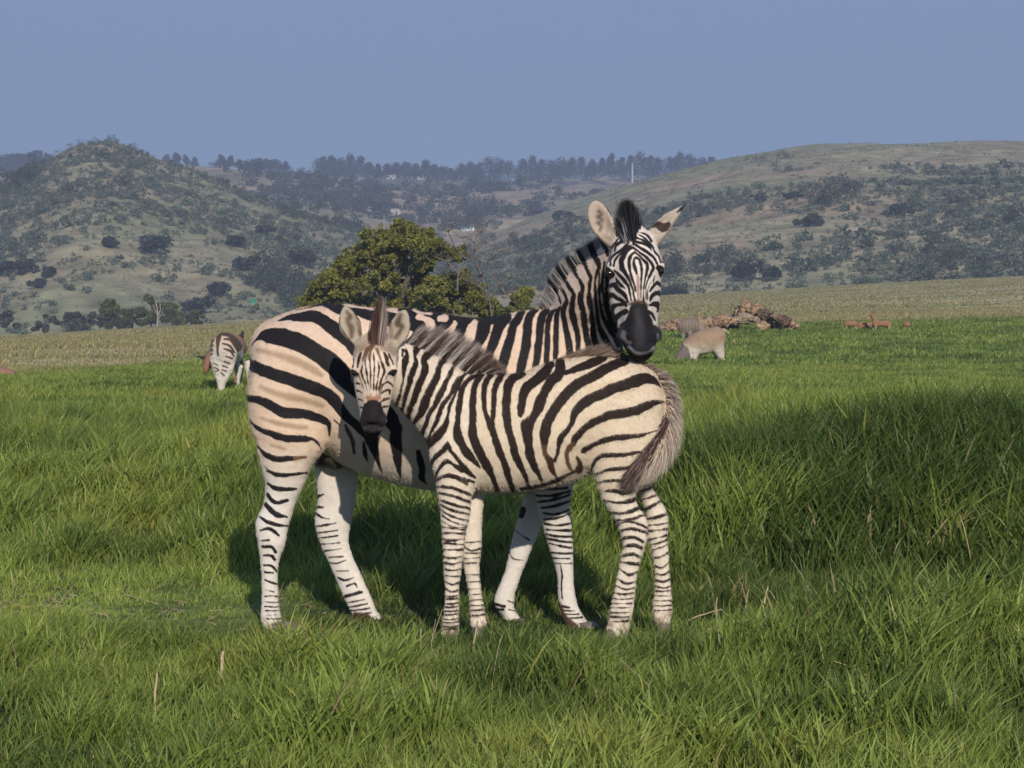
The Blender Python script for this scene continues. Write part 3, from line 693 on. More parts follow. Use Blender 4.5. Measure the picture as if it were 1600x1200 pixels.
def tower():
    p = P(988, 279, 1590); m = 1590 / F
    V, Q = tube_mesh([[(0, 0, -3, 0.8), (0, 0, 4, 0.7), (0, 0, 9, 0.5), (0, 0, 11.5, 0.25)], [(0, 0, 4, 1.0), (0, 0, 4.5, 1.0)], [(0, 0, 8.3, 0.8), (0, 0, 8.9, 0.8)]], 8)
    o = obj('water_tower', mkmesh('water_tower', V, [Q], True, np.array([(0.5, 0.5, 0.5)]).repeat(len(V), 0), [M_PLAIN])); o.location = p; tag(o, 'slim white tower in front of the skyline tree belt', 'tower')
tower()
def green_roof():
    p = hz(H_L, np.array([395.]), np.array([hill_t(H_L, 395, 474)]))[0]; m = p[1] / F
    house('shed', 'small bright green shed below the left hill beside the grey bushes', 'shed', H_L, 395, 474, 9, 6, 6, (0.05, 0.27, 0.16), (0.05, 0.24, 0.14), 0.2, group='farm buildings in the valley')
green_roof()

# ------------------------------------------------------------------ rocks
def ico(sub=3):
    import bmesh
    bm = bmesh.new(); bmesh.ops.create_icosphere(bm, subdivisions=sub, radius=1.0)
    v = np.array([x.co[:] for x in bm.verts]); f = np.array([[y.index for y in x.verts] for x in bm.faces]); bm.free(); return v, f
IV, IF = ico(4)
def rock(lb, px, row, Y, w, h, seed, c=(0.30, 0.24, 0.17), group='rocks of the pile in the meadow', name='rock'):
    m = Y / F; s = np.array([w * m * 0.5, w * m * 0.42, h * m * 0.6])
    n = fbm(IV * 1.3 + seed * 3.1, 0.9, seed, 4); n2 = np.abs(fbm(IV * 2.1 + seed * 1.7, 0.55, seed + 3, 3)); v = IV * (1.10 + 0.75 * n - 0.95 * n2)[:, None]
    v = np.sign(v) * np.abs(v) ** 0.8 * s * 1.15
    col = np.array(c) * (1 + 0.45 * fbm(IV * 4 + seed, 0.6, seed + 5, 3))[:, None]
    o = obj(name, mkmesh(name, v, [IF], False, np.clip(col, 0.02, 1), [M_ROCK])); o.location = P(px, row, Y); o.rotation_euler = (0, 0, seed * 0.7); tag(o, lb, 'rock', group); return o
tn = (0.33, 0.225, 0.15); dk = (0.13, 0.09, 0.065); gy = (0.27, 0.21, 0.16)
RK = [(1165, 480, 19, 18, tn, 'topmost tan rock of the pile in the meadow'), (1156, 490, 20, 18, tn, 'tan rock at the upper left of the pile'), (1178, 488, 24, 20, tn, 'tan rock at the upper right of the pile'), (1160, 499, 28, 14, gy, 'grey rock at the left base of the pile'),
      (1194, 492, 22, 13, dk, 'dark brown rock right of the topmost rock'), (1200, 503, 34, 18, gy, 'pale grey slab in the middle of the pile'), (1224, 502, 24, 13, dk, 'dark brown boulder at the right of the pile'), (1236, 508, 14, 14, tn, 'small tan stone at the right end of the pile'),
      (1208, 516, 26, 9, dk, 'low dark rock in front of the pile'), (1192, 512, 20, 14, tn, 'tan rock under the pale slab'), (1210, 496, 16, 9, (0.20, 0.14, 0.10), 'brown rubble stone between the two dark rocks'), (1180, 500, 14, 8, gy, 'small grey rubble stone at the foot of the upper rocks'), (1146, 502, 12, 8, tn, 'small tan stone at the left foot of the pile'), (1245, 509, 8, 5, tn, 'tiny tan stone lying right of the pile'), (1272, 518, 12, 4, gy, 'flat grey stone lying alone in the grass right of the pile')]
for i, (a, b, w, h, c, lb) in enumerate(RK): rock(lb, a, b, 100 + (i % 3) * 0.6 - i * 0.1, w, h, 60 + i, c)
LW = ['leftmost', 'second', 'third', 'fourth', 'fifth', 'sixth', 'seventh', 'eighth', 'ninth', 'tenth']
for i in range(10):
    rock('%s rock from the zebra muzzle in the low stone bank' % LW[i], 1036 + i * 12, 513 - i * 1.5 + (i % 2) * 3, 101, 20 + 4 * (i % 3), 14 + 3 * (i % 2), 80 + i, [gy, (0.27, 0.17, 0.12), tn][i % 3], 'rocks of the low stone bank')
rock('small brown rock in the dry field at the upper right', 1505, 459, 300, 14, 8, 95, (0.25, 0.15, 0.10), 'rocks in the dry field')
rock('small tan rock left of the brown one in the dry field at the upper right', 1478, 466, 280, 12, 5, 96, (0.28, 0.2, 0.15), 'rocks in the dry field')

# ------------------------------------------------------------------ grass
def blades(x, y, h, w, col, lean, segs, seed):
    rr = np.random.default_rng(seed); n = len(x); z = ground_z(x, y) - 0.01
    ang = rr.random(n) * 2 * math.pi; side = np.stack([np.cos(ang), np.sin(ang), np.zeros(n)], 1)
    la = rr.random(n) * 2 * math.pi; ld = np.stack([np.cos(la), np.sin(la), np.zeros(n)], 1) + np.array([0.25, -0.1, 0])
    root = np.stack([x, y, z], 1); V = []; C = []
    tv = [0, 0.38, 0.72, 1.0] if segs == 3 else [0, 0.5, 1.0]
    for k, t in enumerate(tv):
        p = root + np.stack([0*h, 0*h, h * (t - 0.22 * lean * t * t)], 1) + ld * (h * lean * t ** 1.9)[:, None]
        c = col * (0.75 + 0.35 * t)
        if t == 1.0: V.append(p); C.append(c)
        else:
            ww = (w * (1 - 0.55 * t ** 2) * 0.5)[:, None]; V += [p - side * ww, p + side * ww]; C += [c, c]
    k = len(V); V = np.stack(V, 1).reshape(-1, 3); C = np.stack(C, 1).reshape(-1, 3); b = (np.arange(n) * k)[:, None]
    q = [b + np.array([2*j, 2*j+1, 2*j+3, 2*j+2]) for j in range(segs - 1)]; t = b + np.array([k-3, k-2, k-1])
    return V, np.concatenate(q), t, C
GV, GQ, GT, GC = [], [], [], []; goff = 0
G_DEEP = np.array([0.080, 0.125, 0.028]); G_MID = np.array([0.225, 0.290, 0.060]); G_YEL = np.array([0.30, 0.30, 0.065]); G_DRY = np.array([0.42, 0.33, 0.17])
def tall_field(x, y):
    """relative grass height over the near meadow, 0..1"""
    p = np.stack([x, y], 1); g = 0.50 + 0.45 * fbm(p, 0.75, 201, 3) + 0.55 * noise3(p, 0.26, 207)
    tr = np.exp(-((x + 0.05) / 1.45) ** 4 - ((y - 9.12) / 0.80) ** 4)                    # trampled round the hooves
    pa = sstep(-0.7, -1.2, x) * sstep(8.9, 9.4, y) * sstep(11.7, 10.9, y)              # hollow path
    md = np.exp(-((x - 2.3) / 1.2) ** 2 - ((y - 12.6) / 1.5) ** 2)                       # mound on the right
    fr = np.exp(-((x - 1.3) / 0.7) ** 2 - ((y - 7.8) / 0.6) ** 2)
    m2 = sstep(0.35, 1.1, x) * np.exp(-((y - 11.7) / 0.9) ** 2)
    g = g + 1.25 * md + 0.65 * fr + (0.55 + 0.8 * noise3(p, 0.5, 208)) * m2; g = g * (1 - 0.88 * tr) * (1 - 0.80 * pa)
    g = g + 0.35 * sstep(10.3, 11.2, y) * sstep(14, 12, y) * sstep(-1.3, -0.4, x)
    return np.clip(g, 0.04, 1.65)
def grass_band(y0, y1, dens, wpx, h0, h1, segs, seed, w0, margin=0.62):
    global goff
    rr = np.random.default_rng(seed)
    area = 0.5 * (y0 + y1) * (2 * margin * 0.4676) * (y1 - y0); n = int(area * dens)
    y = np.sqrt(rr.random(n) * (y1**2 - y0**2) + y0**2); x = (rr.random(n) * 2 - 1) * margin * 0.4676 * y
    p = np.stack([x, y], 1)
    # clump the roots into tufts
    x = x + 0.06 * noise3(p, 0.13, 77) ; y = y + 0.06 * noise3(p, 0.13, 78)
    tf = tall_field(x, y) if y0 < 16 else np.clip(0.6 + 0.5 * fbm(p, 2.5, 202, 3), 0.2, 1.2)
    h = (h0 + (h1 - h0) * tf) * (0.55 + 0.75 * rr.random(n))
    d = dryness(x, y); keep = rr.random(n) > (np.clip(d, 0, 1) * 0.35 if y0 > 20 else 0)
    w = w0 * (0.6 + 0.8 * rr.random(n)) * np.clip(tf * 1.3, 0.55, 1.2)
    cn = fbm(p, 1.1, 203, 3) * 1.3 + 0.35 * noise3(p, 0.26, 207) + 0.5 * fbm(p, 6, 206, 2) + 0.16 * rr.normal(size=n)
    if y0 < 16: cn = cn - (0.55 + 0.9 * noise3(p, 0.55, 208)) * sstep(0.3, 1.0, x) * np.exp(-((y - 11.6) / 1.1) ** 2) - 0.8 * np.exp(-((x - 1.25) / 0.6) ** 2 - ((y - 7.9) / 0.45) ** 2) - 0.7 * np.exp(-((x - 2.3) / 1.4) ** 2 - ((y - 12.0) / 1.3) ** 2) + 0.15 * sstep(9, 8, y)  # mound and right bank: self-shadow of tall blades painted as darker green
    k = sstep(-0.75, 0.25, cn)[:, None]; col = G_DEEP * (1 - k) + G_MID * k
    pth = sstep(-0.7, -1.2, x) * sstep(8.9, 9.4, y) * sstep(11.7, 10.9, y); col = col * (1 + 0.35 * pth[:, None])
    ky = (sstep(0.55, 1.0, cn) * 0.8)[:, None]; col = col * (1 - ky) + G_YEL * ky
    pat = sstep(0.15, 0.5, fbm(p, 1.6, 204, 3)) * 0.18 + 0.45 * np.exp(-((x + 2.45) / 0.35) ** 2 - ((y - 12.6) / 0.5) ** 2)
    yl = (rr.random(n) < (0.035 + pat) * np.clip(1.2 - tf, 0.15, 1))[:, None]; col = np.where(yl, G_YEL * (0.7 + 0.6 * rr.random((n, 1))), col)
    dr = (rr.random(n) < 0.010 + 0.04 * sstep(0.2, 0.6, fbm(p, 1.0, 205, 3)))[:, None]; col = np.where(dr, G_DRY * (0.5 + 0.7 * rr.random((n, 1))), col)
    if y0 >= 20: 
        dd = d[:, None]; col = col * (1 - dd) + np.where(rr.random((n, 1)) < 0.45, G_DRY * 1.0, np.array([0.27, 0.27, 0.11])) * dd * (0.7 + 0.5 * rr.random((n, 1)))
    col = col * (0.72 + 0.56 * rr.random((n, 1)))
    lean = 0.25 + 0.55 * rr.random(n) ** 1.3
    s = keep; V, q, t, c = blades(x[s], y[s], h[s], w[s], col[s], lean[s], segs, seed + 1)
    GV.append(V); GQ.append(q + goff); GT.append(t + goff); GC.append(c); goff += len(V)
grass_band(5.2, 8.4, 4000, 0, 0.05, 0.23, 3, 301, 0.0078, 0.95)
grass_band(8.4, 10.6, 3900, 0, 0.025, 0.21, 3, 303, 0.0072, 0.92)
grass_band(10.6, 15, 2700, 0, 0.05, 0.27, 3, 305, 0.0098, 0.85)
grass_band(15, 26, 900, 0, 0.08, 0.30, 2, 307, 0.014, 0.75)
grass_band(26, 62, 200, 0, 0.06, 0.17, 2, 309, 0.030, 0.72)
grass_band(62, 150, 34, 0, 0.06, 0.20, 2, 311, 0.055, 0.70)
grass_band(150, 345, 5.0, 0, 0.05, 0.22, 2, 313, 0.13, 0.68)
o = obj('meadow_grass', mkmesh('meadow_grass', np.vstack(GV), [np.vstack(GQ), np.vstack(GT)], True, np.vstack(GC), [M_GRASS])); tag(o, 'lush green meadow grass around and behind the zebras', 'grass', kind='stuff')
del GV, GQ, GT, GC

# dead straw lying and standing in the grass
def straw():
    rr = np.random.default_rng(55); paths = []; cols = []
    def stalk(x, y, az, el, L, r, c):
        z = gz(x, y) + 0.01; d = np.array([math.cos(az) * math.cos(el), math.sin(az) * math.cos(el), math.sin(el)]); n = 5; pts = []
        for i in range(n): 
            q = np.array([x, y, z]) + d * L * i / (n - 1) + rr.normal(size=3) * 0.002 - np.array([0, 0, 0.12 * L * (i / (n - 1)) ** 2]); pts.append((*q, r * (1 - 0.5 * i / (n - 1))))
        paths.append(pts); cols.append(np.array(c)[None].repeat(n * 4, 0) * rr.uniform(0.7, 1.2))
    tan = (0.40, 0.32, 0.20); pk = (0.34, 0.24, 0.17)
    for _ in range(330):                                   # litter on the hollow path
        stalk(rr.normal(-1.95, 0.5), rr.normal(10.1, 0.65), rr.uniform(0, 6.28), rr.uniform(0.0, 0.5), rr.uniform(0.015, 0.075), rr.uniform(0.0015, 0.0042), tan if rr.random() < 0.6 else pk)
    for _ in range(60):
        stalk(rr.uniform(-2.6, 2.6), rr.uniform(6.3, 10), rr.uniform(0, 6.28), rr.uniform(0.5, 1.4), rr.uniform(0.12, 0.26), rr.uniform(0.0015, 0.0035), tan if rr.random() < 0.6 else pk)
    for (a, b, Y, az, el, L, r) in [(1188, 990, 8.9, 0.75, 0.55, 0.28, 0.006), (1105, 975, 9.1, 0.3, 0.3, 0.2, 0.005), (960, 1030, 8.6, 0.15, 0.15, 0.2, 0.006), (1108, 1160, 7.0, -0.35, 0.1, 0.17, 0.006), (1180, 1172, 6.9, -0.6, 0.1, 0.12, 0.005), (1165, 935, 9.6, 1.2, 1.2, 0.12, 0.006), (1190, 930, 9.6, 1.0, 1.1, 0.14, 0.006), (1120, 945, 9.5, 1.6, 1.3, 0.1, 0.006), (1075, 960, 9.4, 0.1, 0.4, 0.16, 0.004), (1250, 925, 9.7, 0.0, 0.1, 0.18, 0.004),
                            (655, 1055, 8.0, 1.4, 1.3, 0.16, 0.006), (735, 1060, 8.0, 1.2, 1.2, 0.2, 0.007), (680, 1075, 8.0, 1.9, 1.2, 0.1, 0.005), (345, 1075, 7.6, 1.5, 1.2, 0.1, 0.012), (240, 1160, 7.0, 1.5, 1.2, 0.14, 0.006)]:
        p = P(a, b, Y); stalk(p[0], p[1], az, el, L, r, tan)
    V, Q = tube_mesh(paths, 4); o = obj('dry_stalks', mkmesh('dry_stalks', V, [Q], True, np.vstack(cols), [M_HAIR])); tag(o, 'dead straw stalks scattered in the grass and on the trampled path', 'straw', kind='stuff')
straw()
# ------------------------------------------------------------------ zebras
def legrows(rows, Y, ry, dY=0.0):
    """rows (x_left, x_right, y[, dY, ry scale]) in photograph pixels -> chain rows at distance Y"""
    m = Y / F; c = np.array([((r[0] + r[1]) / 2, r[2]) for r in rows], float); out = []
    for i, r in enumerate(rows):
        d = c[min(i+1, len(c)-1)] - c[max(i-1, 0)]; k = abs(d[1]) / (np.hypot(*d) + 1e-9)
        hw = (r[1] - r[0]) / 2 * k * m
        dy = r[3] if len(r) > 3 else 0.0; q = r[4] if len(r) > 4 else hw * ry
        p = P(c[i][0], c[i][1], Y); out.append((p[0], Y + dy, p[2], hw, q))
    return out
def bodyrows(rows, Y):
    """rows (x, y_top, y_bottom, half width m, dY) -> chain along the trunk"""
    out = []
    for r in rows:
        a, b = P(r[0], r[1], Y), P(r[0], r[2], Y); out.append((a[0], Y + r[4], (a[2] + b[2]) / 2, (a[2] - b[2]) / 2, r[3]))
    return out
def headrows(rows):
    """rows (x, y, Y, rx px, ry m)"""
    out = []
    for r in rows:
        p = P(r[0], r[1], r[2]); out.append((p[0], r[2], p[2], r[3] * r[2] / F, r[4]))
    return out
def sph(px, py, Y, r, region, k=0.02, op='add', sq=1.0, d=(0, 0, 0.004)):
    p = P(px, py, Y); m = Y / F; d = np.array(d, float)
    return Chain([(*(p - d), r * m, r * m * sq), (*(p + d), r * m, r * m * sq)], region, k=k, sub=1, op=op, cap=1.0)
def S(crop, pts, col=None, soft=1.7): return Stroke(pts, col, soft, crop)
cA=(370,460,8); cB=(370,600,8); cC=(600,470,8); cD=(780,460,8); cE=(600,540,10); cG=(640,640,10); cH=(740,560,8); cI=(860,560,8)
cJ=(740,660,8); cK=(900,660,10); cL=(860,370,11.43); cM=(930,350,13.33); cN=(930,420,13.33); cO=(540,520,15); cQ=(540,580,10.91)
cR=(560,600,6.664); cT=(360,680,3.6375); cU=(640,700,3.478)

YA = 9.40
# ---- adult, shapes
def adult_chains():
    T = []
    T.append(Chain(bodyrows([(420, 545, 667, .165, 0), (431, 518, 695, .215, 0), (450, 499, 712, .25, 0), (485, 482, 704, .275, 0), (523, 473, 694, .285, 0), (560, 475, 721, .29, 0), (600, 479, 744, .30, 0), (645, 484, 758, .305, 0), (700, 494, 768, .30, 0),
        (760, 497, 772, .285, 0), (820, 488, 770, .255, 0), (868, 482, 758, .225, 0), (912, 495, 735, .195, 0), (940, 520, 710, .15, 0)], YA), 'torso', k=0.04, sub=3, cap=0.55))
    # neck turning from the shoulder up and towards the camera
    N = headrows([(905, 640, 9.40, 70, .16), (908, 580, 9.40, 66, .155), (912, 530, 9.38, 60, .145), (920, 488, 9.32, 57, .13), (934, 455, 9.22, 52, .12), (958, 422, 9.12, 43, .11), (975, 398, 9.03, 36, .10), (988, 384, 8.97, 30, .085)])
    T.append(Chain(N, 'neck', k=0.045, sub=3))
    # thighs and legs
    nh = legrows([(402, 500, 565, -.13, .10), (393, 518, 605, -.155, .105), (394, 524, 642, -.16, .10), (400, 520, 674, -.16, .10), (407, 500, 705, -.16, .085), (418, 484, 743, -.155, .065), (419, 472, 768, -.15, .052), (414, 463, 795, -.15, .045), (405, 457, 817, -.15, .043), (408, 452, 840, -.15, .04),
        (412, 442, 867, -.15, .031), (414, 440, 900, -.15, .029), (414, 442, 935, -.15, .031), (413, 446, 958, -.15, .035), (418, 452, 972, -.15, .033), (426, 458, 984, -.15, .034)], YA, 1)
    T.append(Chain(nh, 'near_hind', k=0.025))
    fh = legrows([(430, 545, 600, .13, .11), (450, 548, 660, .15, .10), (476, 552, 700, .15, .085), (487, 558, 730, .14, .07), (491, 556, 760, .13, .055), (492, 550, 795, .13, .046), (488, 545, 822, .13, .044), (495, 543, 852, .13, .04), (508, 551, 880, .13, .033), (524, 568, 918, .13, .03),
        (538, 582, 950, .13, .034), (547, 590, 967, .13, .036), (556, 600, 980, .13, .036)], YA, 1)
    T.append(Chain(fh, 'far_hind', k=0.035))
    nf = legrows([(815, 925, 640, -.10, .10), (822, 912, 700, -.12, .095), (832, 898, 745, -.12, .075), (838, 889, 783, -.12, .058), (848, 893, 818, -.12, .046), (857, 895, 852, -.12, .042), (866, 895, 880, -.12, .036), (870, 896, 907, -.12, .029), (872, 901, 937, -.12, .029), (878, 912, 960, -.12, .033), (888, 922, 974, -.12, .034), (900, 930, 984, -.12, .034)], YA, 1)
    T.append(Chain(nf, 'near_front', k=0.04))
    ff = legrows([(800, 890, 680, .10, .09), (815, 878, 745, .11, .07), (818, 866, 780, .12, .058), (806, 848, 822, .12, .046), (796, 832, 860, .12, .042), (789, 817, 896, .12, .03), (776, 806, 930, .12, .029), (772, 804, 947, .12, .033), (782, 806, 962, .12, .031), (790, 816, 978, .12, .033)], YA, 1)
    T.append(Chain(ff, 'far_front', k=0.035))
    T.append(Chain(headrows([(518, 696, 9.42, 22, .08), (524, 712, 9.42, 21, .08), (530, 724, 9.42, 13, .05)]), 'udder', k=0.02))
    # head: front plane plus the wide jaw behind it
    hd = headrows([(990, 372, 8.95, 24, .07), (992, 388, 8.91, 35, .085), (993, 408, 8.88, 40, .095), (993, 432, 8.87, 40.5, .10), (992, 458, 8.87, 40, .10), (993, 484, 8.87, 37, .09), (996, 508, 8.87, 32, .075), (999, 532, 8.87, 27, .065), (1002, 550, 8.87, 20, .05), (1004, 558, 8.875, 12, .035)])
    T.append(Chain(hd, 'head', k=0.02, sub=3))
    T.append(Chain(headrows([(993, 400, 8.83, 24, .045), (993, 430, 8.80, 26, .05), (994, 460, 8.79, 23, .045), (996, 490, 8.785, 20, .045), (998, 515, 8.79, 22, .045), (1000, 535, 8.80, 20, .04)]), 'head', k=0.035))
    for (x, y, s) in ((958, 419, -1), (1028, 416, 1)): T.append(sph(x, y, 8.838, 11, 'head', k=0.02))
    for (x, y, s) in ((974, 524, -1), (1024, 523, 1)): T.append(sph(x, y, 8.80, 10, 'head', k=0.02, sq=1.0))
    T.append(Chain(headrows([(983, 543, 8.80, 9, .02), (1000, 548, 8.785, 10, .022), (1018, 543, 8.80, 9, .02)]), 'head', k=0.015, ref=(0, 0, 1)))
    for (x, y) in ((972, 526), (1026, 524)):
        p = P(x, y, 8.765); T.append(Chain([(p[0], p[1], p[2] - 0.010, .008, .012), (p[0], p[1], p[2] + 0.012, .006, .012)], None, k=0.006, op='sub', sub=1, cap=1))
    for (x, y) in ((953, 427), (1033, 424)): T.append(sph(x, y, 8.80, 4.6, None, k=0.01, op='sub'))
    # ears
    le = [(956, 380, 8.93, 9, .024), (950, 366, 8.92, 15, .024), (941, 350, 8.92, 19, .020), (935, 336, 8.92, 19, .016), (931, 323, 8.92, 14, .012), (929, 314, 8.92, 6, .008)]
    T.append(Chain(headrows(le), 'ear', k=0.012, sub=3))
    T.append(Chain(headrows([(x + 0.5, y, Y - .028, w - 2.6, max(d + .010, .01)) for (x, y, Y, w, d) in le[1:]]), None, k=0.004, op='sub', sub=3))
    re = [(1018, 378, 8.93, 12, .030), (1030, 362, 8.93, 14, .030), (1043, 346, 8.93, 12, .026), (1055, 334, 8.93, 8.5, .018), (1066, 324, 8.93, 4, .010), (1075, 316, 8.93, 1.6, .006)]
    T.append(Chain(headrows(re), 'ear', k=0.012, sub=3))
    T.append(Chain(headrows([(x - 2, y - 3, Y - .034, max(w - 4, 2), d + .006) for (x, y, Y, w, d) in re[1:4]]), None, k=0.004, op='sub', sub=3))
    return T

BR = (0.10, 0.065, 0.045); SH = (0.36, 0.26, 0.18)
def fat(st, k, add):
    for s in st:
        if s.col is None: s.p[:, 2] = s.p[:, 2] * k + add
    return st
def A_torso():
    return [
    S(cA, [(300,60,60),(620,780-100,1)][:0] or [(250,690,40),(600,775,70),(720,815,75),(900,895,80),(1080,1000,50)], SH, 8), S(cB, [(300,35,40),(550,125,60),(720,165,75),(900,205,60),(1080,265,50)], SH, 8),
    S(cB, [(300,420,20),(500,480,45),(720,525,55),(880,535,35)], SH, 6), S(cB, [(440,760,30),(600,805,40)], SH, 6),
    S(cA, [(480,330,16),(640,290,66),(780,282,100),(940,275,120),(1060,320,125),(1160,390,135),(1260,455,150),(1400,560,150),(1540,720,150),(1760,900,160)]),
    S(cA, [(150,640,8),(195,588,20),(300,520,95),(420,520,170),(560,535,185),(760,590,195),(900,655,185),(1040,740,185),(1160,820,195),(1280,930,200),(1400,1060,200),(1560,1190,190),(1720,1300,190),(1900,1500,170),(2000,1660,140)]),
    S(cA, [(0,810,100),(70,850,112),(250,920,125),(400,970,130),(560,1020,135),(720,1070,130),(860,1120,140),(1000,1170,145),(1130,1230,130),(1230,1310,130),(1320,1440,110),(1400,1530,100),(1500,1610,100),(1600,1700,110),(1700,1790,130)]),
    S(cB, [(20,150,55),(80,175,62),(280,200,90),(430,260,100),(580,345,115),(700,362,112),(850,370,100),(1000,410,95),(1100,450,90),(1150,490,60),(1162,560,35),(1158,655,6)]),
    S(cB, [(1230,440,12),(1300,512,26)]), S(cB, [(150,450,18),(200,505,28),(300,572,52),(450,620,72),(600,672,75),(750,678,75),(880,682,66),(960,690,34),(1020,750,24),(1045,812,12)]),
    S(cB, [(240,770,18),(290,822,30),(370,890,58),(500,930,70),(620,930,62),(740,922,45)]), S(cB, [(740,922,45),(860,912,30)], (0.14,0.08,0.05)),
    S(cB, [(340,1030,12),(390,1076,20),(470,1125,42),(600,1145,40),(720,1130,22),(870,1125,16)]), S(cB, [(1370,510,36),(1450,700,46),(1465,860,24)], (0.06,0.05,0.045)),
    # belly stripes
    S(cR, [(370,330,90),(395,450,95),(400,600,108),(410,720,90),(415,850,60),(430,985,12)]), S(cR, [(120,520,100),(140,570,110),(165,650,90),(190,750,48),(215,870,28),(242,940,8)]), S(cR, [(62,600,20),(68,720,40),(97,815,8)]),
    S(cR, [(630,700,50),(655,830,62),(665,900,60),(655,980,58),(705,1060,12)]),
    # back, upper stripes
    S(cA, [(700,200,8),(900,156,14),(1020,122,46),(1150,140,74),(1250,185,100),(1380,215,95),(1500,222,80),(1640,258,110),(1900,310,150),(2100,390,150)]), S(cA, [(1150,86,10),(1300,92,16),(1450,112,46),(1600,130,44),(1880,150,50),(2080,190,60),(2400,215,60)]),
    S(cC, [(230,215,140),(330,240,190),(430,290,200),(430,370,120)]), S(cC, [(470,205,60),(600,200,100),(720,200,110),(840,200,90)]), S(cC, [(640,230,120),(670,300,150),(640,400,110),(560,520,100)]), S(cC, [(820,190,90),(760,260,150),(690,340,120),(640,430,100)]),
    S(cC, [(880,196,60),(1000,240,130),(1120,205,40),(1260,225,120),(1480,225,100)]),
    S(cC, [(990,230,110),(980,300,110),(940,390,120),(890,480,120),(800,620,110)]), S(cC, [(1265,215,140),(1235,380,140),(1200,480,115),(1150,570,105),(1080,760,100)]), S(cC, [(1520,210,130),(1435,330,120),(1385,470,110),(1320,640,95),(1240,860,90)]),
    S(cC, [(340,110,14),(400,142,18),(480,158,20),(570,162,28)], (0.60,0.44,0.35)), S(cC, [(20,85,22),(130,118,30)], (0.60,0.44,0.35)),
    S(cC, [(430,200,70),(500,225,50),(560,265,90),(580,320,90),(545,385,90)], (0.60,0.44,0.35)), S(cC, [(690,222,60),(745,215,80)], (0.60,0.44,0.35)),
    S(cD, [(290,210,66),(232,310,92),(172,400,92),(140,550,95),(90,700,102),(50,850,104),(10,960,104),(-40,1150,100)]), S(cD, [(475,196,46),(400,250,80),(362,340,92),(350,500,100),(332,650,102),(300,800,104),(270,940,94),(240,1150,90)]),
    S(cD, [(610,196,50),(542,270,85),(520,380,85),(505,520,82),(490,650,82),(470,800,80),(455,890,70),(440,1100,70)]), S(cD, [(705,190,22),(652,240,48),(617,350,62),(605,500,62),(600,650,62),(590,800,58),(585,1000,56)]),
    S(cD, [(765,150,24),(727,240,44),(715,400,60),(712,550,60),(710,700,56),(700,800,52),(700,1000,50)]), S(cD, [(842,90,46),(800,200,52),(815,330,58),(840,440,64),(862,560,70),(880,680,76),(900,900,80)]),
    S(cD, [(930,0,36),(910,90,60),(907,200,62),(932,330,68),(970,450,62),(987,550,54),(990,700,54),(1000,900,60)]), S(cD, [(1010,0,62),(1012,100,66),(1042,220,68),(1062,350,68),(1082,480,64),(1105,620,64),(1140,800,64)]),
    S(cD, [(1110,0,50),(1117,100,56),(1147,230,48),(1162,350,52),(1178,480,62),(1212,620,64),(1260,800,64)]), S(cD, [(1190,0,30),(1197,100,32),(1217,250,42),(1242,380,46),(1292,490,62),(1352,600,74),(1420,760,80)]),
    S(cD, [(1230,0,20),(1257,160,30),(1302,300,50),(1382,430,62),(1452,540,54),(1500,640,44)]), S(cD, [(1500,560,60),(1570,640,90),(1620,760,130),(1640,900,160)], (0.03,0.03,0.034)), S(cD, [(1320,0,56),(1330,150,56),(1380,300,66),(1450,420,56),(1530,520,50)])]  # last two: inner neck streaks, shadow painted in along with the stripes
def A_neck():
    return A_torso() + [
    S(cL, [(150,1050,22),(175,1160,30)]), S(cL, [(60,900,60),(110,960,60),(160,1080,28),(180,1190,28)]), S(cL, [(150,840,20),(180,890,25),(240,1000,44),(285,1120,46),(290,1210,46)]),
    S(cL, [(150,560,90),(200,640,110),(270,780,52),(330,900,55),(400,1010,52),(402,1100,52),(380,1210,56)]), S(cL, [(330,380,60),(400,520,90),(450,680,50),(520,810,56),(560,920,62),(540,1050,70),(530,1210,82)]),
    S(cL, [(500,280,70),(560,400,90),(600,500,64),(650,640,56),(700,740,56),(682,850,50),(670,1000,56),(685,1210,56)]), S(cL, [(690,170,80),(730,270,100),(780,400,82),(838,540,60),(802,650,36),(770,780,36),(770,900,36),(780,1050,36),(800,1210,36)]),
    S(cL, [(860,110,60),(950,250,60),(972,360,40)]), S(cL, [(838,660,20),(840,850,30),(850,1000,35),(870,1200,32)]), S(cL, [(925,480,34),(905,650,50),(892,850,46),(920,1050,36),(940,1210,36)]), S(cL, [(965,560,40),(972,800,56),(968,1000,50),(975,1210,50)])]
